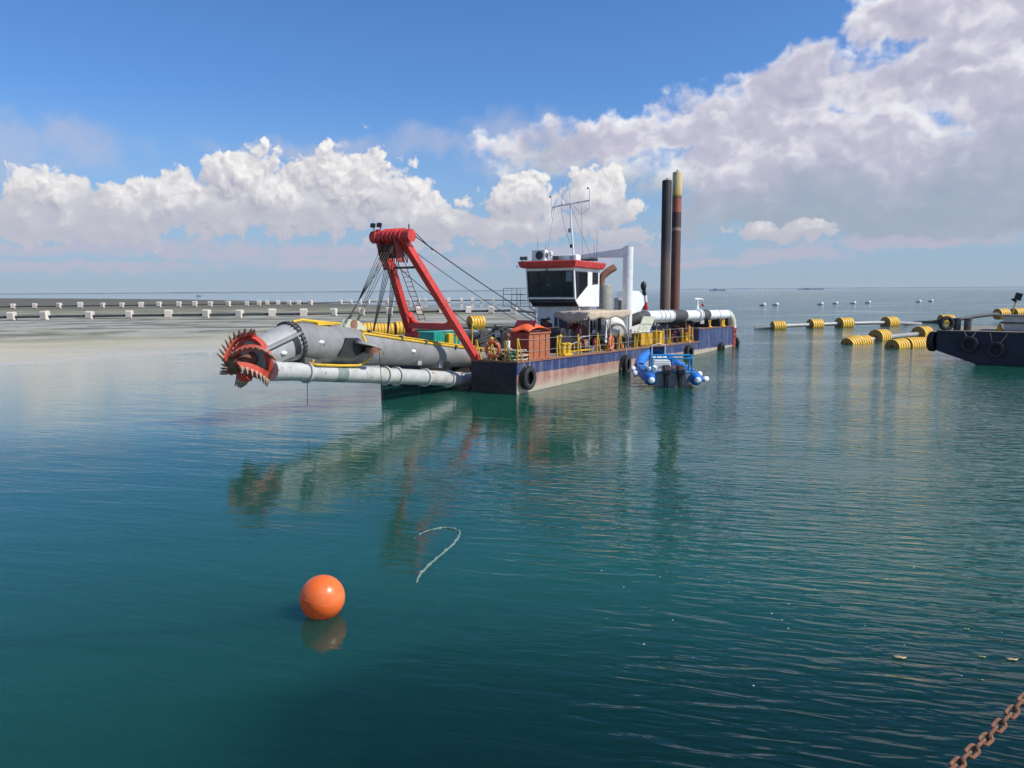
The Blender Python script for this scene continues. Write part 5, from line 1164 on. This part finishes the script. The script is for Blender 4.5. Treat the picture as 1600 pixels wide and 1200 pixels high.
# ================================================================== floating pipelines
def ribbed_float_mesh(Rr=.66, L=1.5, n=20, hole=.2):
    pr = [(-L/2, hole), (-L/2, Rr*.93)]; k_ = 5
    for i in range(k_):
        a = -L/2+L*i/k_; b = a+L/k_; e = L/k_*.2
        pr += [(a+.02, Rr), (b-e-.03, Rr), (b-e, Rr*.87), (b-.02, Rr*.87)]
    pr += [(L/2, Rr*.93), (L/2, hole)]
    mb_ = MB().ring((0, 0, 0), (1, 0, 0), pr, n); me = mb_.mesh('float', M['float_yellow'], angle=30)
    me.materials.append(M['float_end'])
    for p in me.polygons:
        if abs(p.normal.x) > .9 and abs(abs(p.center.x)-L/2) < .03: p.material_index = 1
    return me
FY = ribbed_float_mesh()
def pipeline(name, label, pts, floats, fme, r, mat, cat='pipeline', group=None, zc=.25):
    P_ = [Vector(p) for p in pts]; root = empty(name, Matrix.Translation(P_[0])); tag(root, label, cat, group)
    sm = smooth_path([p-P_[0] for p in P_], 6) if len(P_) > 2 else [p-P_[0] for p in P_]
    MB().tube(sm, r, 12).build('pipe', mat, root)
    for (x, y, z, rz, ry, sc) in floats:
        share('float', fme, root, Vector((x, y, z))-P_[0], (0, ry, rz), (sc, sc, sc))
    return root
a1 = math.atan2(5.5, 15.2)
pipeline('floating_pipeline', 'dark dredge pipe carried by four yellow ribbed floats on open water', [(27.2, 86.0, .05), (29.8, 86.0, .30), (34.8, 88.2, .35), (38.6, 89.2, .40), (45.0, 91.5, .36), (50.5, 95.0, .02)],
    [(29.8, 86.0, .25, a1-.2, 0, .95), (34.8, 88.2, .32, a1, 0, 1.02), (38.6, 89.2, .36, a1, 0, 1.12), (45.0, 91.5, .34, a1+.1, 0, 1.12)], FY, .22, M['steel'], group='yellow floating pipelines')
a2 = math.atan2(4, 5.7)
pipeline('floating_pipeline', 'steel dredge pipe with two yellow floats leading towards the barge bow', [(29.5, 65.2, -.1), (32.0, 66.7, .15), (37.8, 70.7, .25), (44, 75, .1)],
    [(32.0, 66.7, .22, a2, 0, 1.05), (37.8, 70.7, .26, a2, 0, 1.05)], FY, .22, M['steel'], group='yellow floating pipelines')
a3 = math.atan2(3.5, 8)
pipeline('floating_pipeline', 'sunken dredge pipe with tilted yellow float awash near two floats', [(26.4, 61.7, -.5), (27.74, 62.4, -.15), (28.9, 63.0, .0)],
    [(27.75, 62.4, -.02, .5, -.16, .95), (28.75, 62.9, .02, .5, -.05, .9)], FY, .2, M['steel'], group='yellow floating pipelines')
pipeline('floating_pipeline', 'low lying dredge pipe with two touching yellow floats beside the barge bow', [(28.0, 57.3, -.3), (29.2, 58.0, .0), (31.1, 59.1, .05), (34, 60.6, -.2)],
    [(29.2, 58.0, .05, .52, -.05, .95), (30.6, 58.8, .08, .52, 0, .98), (31.9, 59.6, .05, .52, .05, .95)], FY, .2, M['steel'], group='yellow floating pipelines')
a4 = math.atan2(4.4, 9.4)
pipeline('floating_pipeline', 'dark dredge pipe with yellow floats passing behind the barge bow', [(51.5, 98.5, .0), (54.9, 97.2, .25), (60, 99.0, .8), (64.6, 101.0, .95), (72, 103, .6)],
    [(54.9, 97.2, .35, .1, 0, 1.1), (64.4, 101.2, .95, .3, 0, 1.1), (66.9, 101.8, .98, .3, 0, 1.1), (69.3, 102.4, .95, .3, 0, 1.1)], FY, .24, M['pipe_black'], group='yellow floating pipelines')
pipeline('floating_pipeline', 'dredge pipe with yellow floats lying behind the dredger bow', [(-17.5, 77.0, .0), (-14.1, 78.9, .45), (-11.6, 79.9, .45), (-3.9, 84.9, .55), (4, 90, .3)],
    [(-14.6, 78.6, .55, .3, 0, 1.15), (-13.0, 79.3, .50, .3, 0, 1.1), (-11.2, 80.0, .6, .35, 0, 1.2), (-3.9, 84.9, .98, .55, 0, 1.15)], FY, .25, M['pipe_black'], group='yellow floating pipelines')
# white floats on black pipes across the sandbank
ROW1 = [(-83.96, 129.53), (-79.0, 130.58), (-72.23, 132.09), (-66.1, 133.45), (-59.54, 133.92), (-53.1, 134.37), (-47.49, 134.77), (-41.91, 135.17), (-36.51, 135.55), (-31.93, 138.68), (-27.51, 141.7), (-22.88, 144.86), (-17.42, 145.47), (-13.24, 145.94), (-8.24, 146.5), (-3.81, 147.0), (0.46, 147.48)]
ROW2 = [(-146.16, 226.51), (-140.58, 227.81), (-134.26, 229.29), (-128.7, 230.58), (-122.74, 231.97), (-117.58, 233.17), (-112.36, 234.38), (-107.44, 235.53), (-102.47, 238.06), (-98.39, 240.15), (-94.4, 242.18), (-89.66, 244.6), (-84.66, 247.16), (-81.32, 248.86), (-79.01, 250.04), (-75.95, 251.6), (-72.86, 253.18), (-70.1, 254.59), (-66.74, 256.3), (-58.96, 266.25), (-56.17, 269.82), (-53.66, 273.02), (-51.28, 276.06), (-48.47, 279.65), (-45.45, 282.5), (-42.16, 285.6), (-38.16, 289.38), (-35.25, 292.12), (-32.73, 294.5), (-24.07, 296.02), (-19.22, 296.87), (-15.07, 297.6), (-11.64, 298.2), (-7.21, 298.98)]
def drum_float_mesh():
    oct_ = [(.62, -.58), (.62, .6), (.46, .82), (-.46, .82), (-.62, .6), (-.62, -.58), (-.42, -.82), (.42, -.82)]
    mb_ = MB().prism(oct_, 'x', -.58, .58); me = mb_.mesh('float', M['float_white'], smooth=False); return me
FW = drum_float_mesh()
rnd = random.Random(3)
def row(pts, ext0, ext1, sc, z, label, r):
    P_ = [(*ext0, .3)]+[(x, y, z) for x, y in pts]+[(*ext1, .2)]
    fl = []
    for i, (x, y) in enumerate(pts): fl.append((x, y, z+.15*sc+rnd.uniform(-.08, .08), rnd.uniform(-.2, .2), rnd.uniform(-.06, .06), sc*rnd.uniform(.78, .98)))
    return pipeline('floating_pipeline', label, P_, fl, FW, r, M['pipe_black'], group='white float pipelines on the sandbank')
row(ROW1, (-104, 125), (4.6, 148), 1.0, .62, 'nearer black pipeline with white drum floats lying across the grey sandbank', .22)
row(ROW2, (-175, 219), (14, 302), 1.12, .75, 'farther black pipeline with small white floats near the far edge of sandbank', .20)
# small white mooring buoys far out
bm_ = MB().ball((0, 0, .25), (.48, .48, .42), 12, 8).cyl((0, 0, .5), (0, 0, .75), .08, n=8).mesh('mooring_buoy', M['white_clean'])
for i, (x, y) in enumerate([(67.01, 204.62), (71.37, 207.45), (85.09, 211.62), (92.13, 218.77), (98.43, 221.5), (106.28, 229.34), (126.37, 238.96), (135.28, 248.42)]):
    o = bpy.data.objects.new('mooring_buoy', bm_); COL.objects.link(o); o.location = (x, y, 0)
    tag(o, 'small white mooring buoy far out on the lagoon', 'buoy', 'white buoys far out')
    MB().cyl((-1.2, 0, .1), (-.5, 0, .14), .17, n=8).build('float_collar', M['pipe_black'], o)
rnd = random.Random(9)
for i in range(18):
    x = 128+i*3.8+rnd.uniform(-1.5, 1.5); y = 566+rnd.uniform(-5, 5)
    o = bpy.data.objects.new('mooring_buoy', bm_); COL.objects.link(o); o.location = (x, y, 0); s_ = rnd.uniform(.5, .9); o.scale = (s_, s_, s_)
    tag(o, 'tiny white float in the distant line of floats below the horizon', 'buoy', 'distant line of floats')
# far ships on the horizon
def ship(x, y, L, label):
    root = empty('ship', Matrix.Translation((x, y, 0)) @ Matrix.Diagonal((1, min(1, L/30), min(1, L/22), 1))); tag(root, label, 'ship')
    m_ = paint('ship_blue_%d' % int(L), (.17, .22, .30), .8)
    MB().prism([(-L/2, 2.2), (L/2, 2.8), (L*.44, -.5), (-L*.46, -.5)], 'y', -3, 3).build('hull', m_, root, smooth=False)
    MB().box(-L*.25, -L*.05, -2, 2, 2.3, 5).build('superstructure', m_, root, smooth=False)
    MB().cyl((-L*.12, 0, 5), (-L*.12, 0, 9.5), .35, n=6).build('mast', m_, root)
ship(530, 1990, 42, 'small blue-grey ship with mast on the horizon behind the dredger stern')
ship(960, 2480, 85, 'long low blue-grey ship on the horizon right of the dredger')
ship(-361, 893, 6, 'tiny dark boat at the far edge of the sandbank')

# ================================================================== near water: buoy, drifting rope, litter, chain
BU = Vector((-2.68, 10.33, .24)); Rb = .312
by = MB().ball((0, 0, 0), Rb, 48, 32)
by.lathe((0, 0, -Rb+.02), (0, 0, -1), [(0, .10), (.05, .085), (.13, .05), (.18, .045)], 20)
o = by.build('marker_buoy', M['buoy']); o.location = BU; tag(o, 'round bright orange marker buoy floating on calm teal water', 'buoy')
MB().torus((0, 0, -Rb-.17), (1, 0, 0), .045, .016, 16, 8).build('eye', M['dark'], o)
MB().ring((0, 0, 0), (.25, .1, 1), [(-.004, Rb-.002), (0, Rb+.0025), (.004, Rb-.002)], 64).build('mould_seam', M['buoy'], o)
MB().lathe((.05, .2, Rb*.73), (.1, .6, .8), [(0, .014), (.01, .012)], 10).build('valve', M['ring_orange'], o)
RP = [(-1.74, 12.9, -.06), (-1.85, 13.31, -.03), (-1.7, 13.93, .0), (-1.36, 14.23, .015), (-1.02, 14.03, .015), (-1.04, 13.47, .012), (-1.19, 12.89, .01), (-1.41, 12.18, .012), (-1.51, 11.62, .008), (-1.45, 10.98, -.03)]
rp = smooth_path([Vector(p) for p in RP], 8); rnd = random.Random(5)
rp = [p+Vector((rnd.uniform(-.012, .012), rnd.uniform(-.015, .015), rnd.uniform(-.026, -.004))) for p in rp]
paint('wet_rope', (.15, .22, .18), .7, var=.3, dirt=.4, dirtc=(.12, .16, .12), scale=12)
tag(MB().tube(rp, [.022+rnd.uniform(-.007, .008) for _ in rp], 7).build('drifting_rope', M['wet_rope']), 'pale frayed rope drifting in a loop on the water behind the orange buoy', 'rope')
LIT = [((4.72, 8.92), .085, 'tan curled leaf floating alone on dark water'), ((5.99, 9.69), .045, 'small green leaf floating on the rippled water'), ((5.73, 8.92), .05, 'narrow green leaf floating near the orange-tan leaf'), ((6.05, 8.85), .08, 'long orange-tan leaf floating on the rippled water')]
for i, ((x, y), s_, lb) in enumerate(LIT):
    vs = [(-s_, 0, .022), (-s_*.5, -s_*.25, .004), (-s_*.5, s_*.35, .008), (0, -s_*.3, .012), (0, s_*.45, .006), (s_*.5, -s_*.3, .006), (s_*.5, s_*.3, .004), (s_, .02, .008)]
    o = MB().add(vs, [(0, 1, 2), (1, 3, 4, 2), (3, 5, 6, 4), (5, 7, 6)]).build('floating_leaf', M['leaf'] if i not in (1, 2) else paint('leaf_green%d' % i, (.25, .30, .12), .8))
    o.modifiers.new('t', 'SOLIDIFY').thickness = .006; o.location = (x, y, 0); o.rotation_euler = (0, 0, -.25+.2*math.sin(i*3)); tag(o, lb, 'leaf')
rnd = random.Random(11); fo = MB()
for i in range(22):
    x = rnd.uniform(1.2, 6.5); y = rnd.uniform(8.0, 12); r_ = rnd.uniform(.004, .009)
    fo.ball((x, y, .003), (r_*1.6, r_, r_*.6), 6, 4)
tag(fo.build('foam_specks', M['white_clean']), 'tiny white foam specks scattered on the dark water', 'foam', kind='stuff')
o = MB().lathe((5.45, 5.66, -4), (0, 0, 1), [(0, .13), (6.95, .13), (6.96, .15), (7.02, .15), (7.05, .08)], 16).build('mooring_pile', M['rust']); tag(o, 'slim rusty steel mooring pile that holds the chain', 'pile')
# rusty chain slung from the quay
c0 = Vector((-.9, 1.28, 1.95)); c1 = Vector((2.0576, 3.3536, 2.263)); c2 = Vector((2.6553, 3.7688, 2.3626)); c3 = Vector((5.4, 5.62, 2.98))
cp = smooth_path([c0, c1, c2, c3], 60)
ch = empty('rusty_chain', Matrix.Translation(c3)); tag(ch, 'rusty brown steel chain slung from the quay over the water', 'chain')
lk = []; a_, b_ = .021, .023
for i in range(20):
    t = 2*math.pi*i/20; lk.append((a_*math.cos(t), 0, a_*math.sin(t)+(b_ if math.sin(t) >= 0 else -b_)))
LK = MB().tube(lk, .0085, 8, True).mesh('chain_link', M['chain'])
pitch = 2*(a_+b_)-.0175; dist = 0; nxt = 0; k_ = 0
for p, q_ in zip(cp, cp[1:]):
    L = (q_-p).length
    while nxt <= dist+L and k_ < 300:
        pos = p.lerp(q_, (nxt-dist)/L); d_ = (q_-p).normalized()
        qt = d_.to_track_quat('Z', 'Y').to_matrix() @ Matrix.Rotation(R(25)+(k_ % 2)*math.pi/2+.12*math.sin(k_*1.3), 3, 'Z')
        o = bpy.data.objects.new('link', LK); COL.objects.link(o); o.parent = ch; o.location = pos-c3; o.rotation_euler = qt.to_euler()
        nxt += pitch; k_ += 1
    dist += L
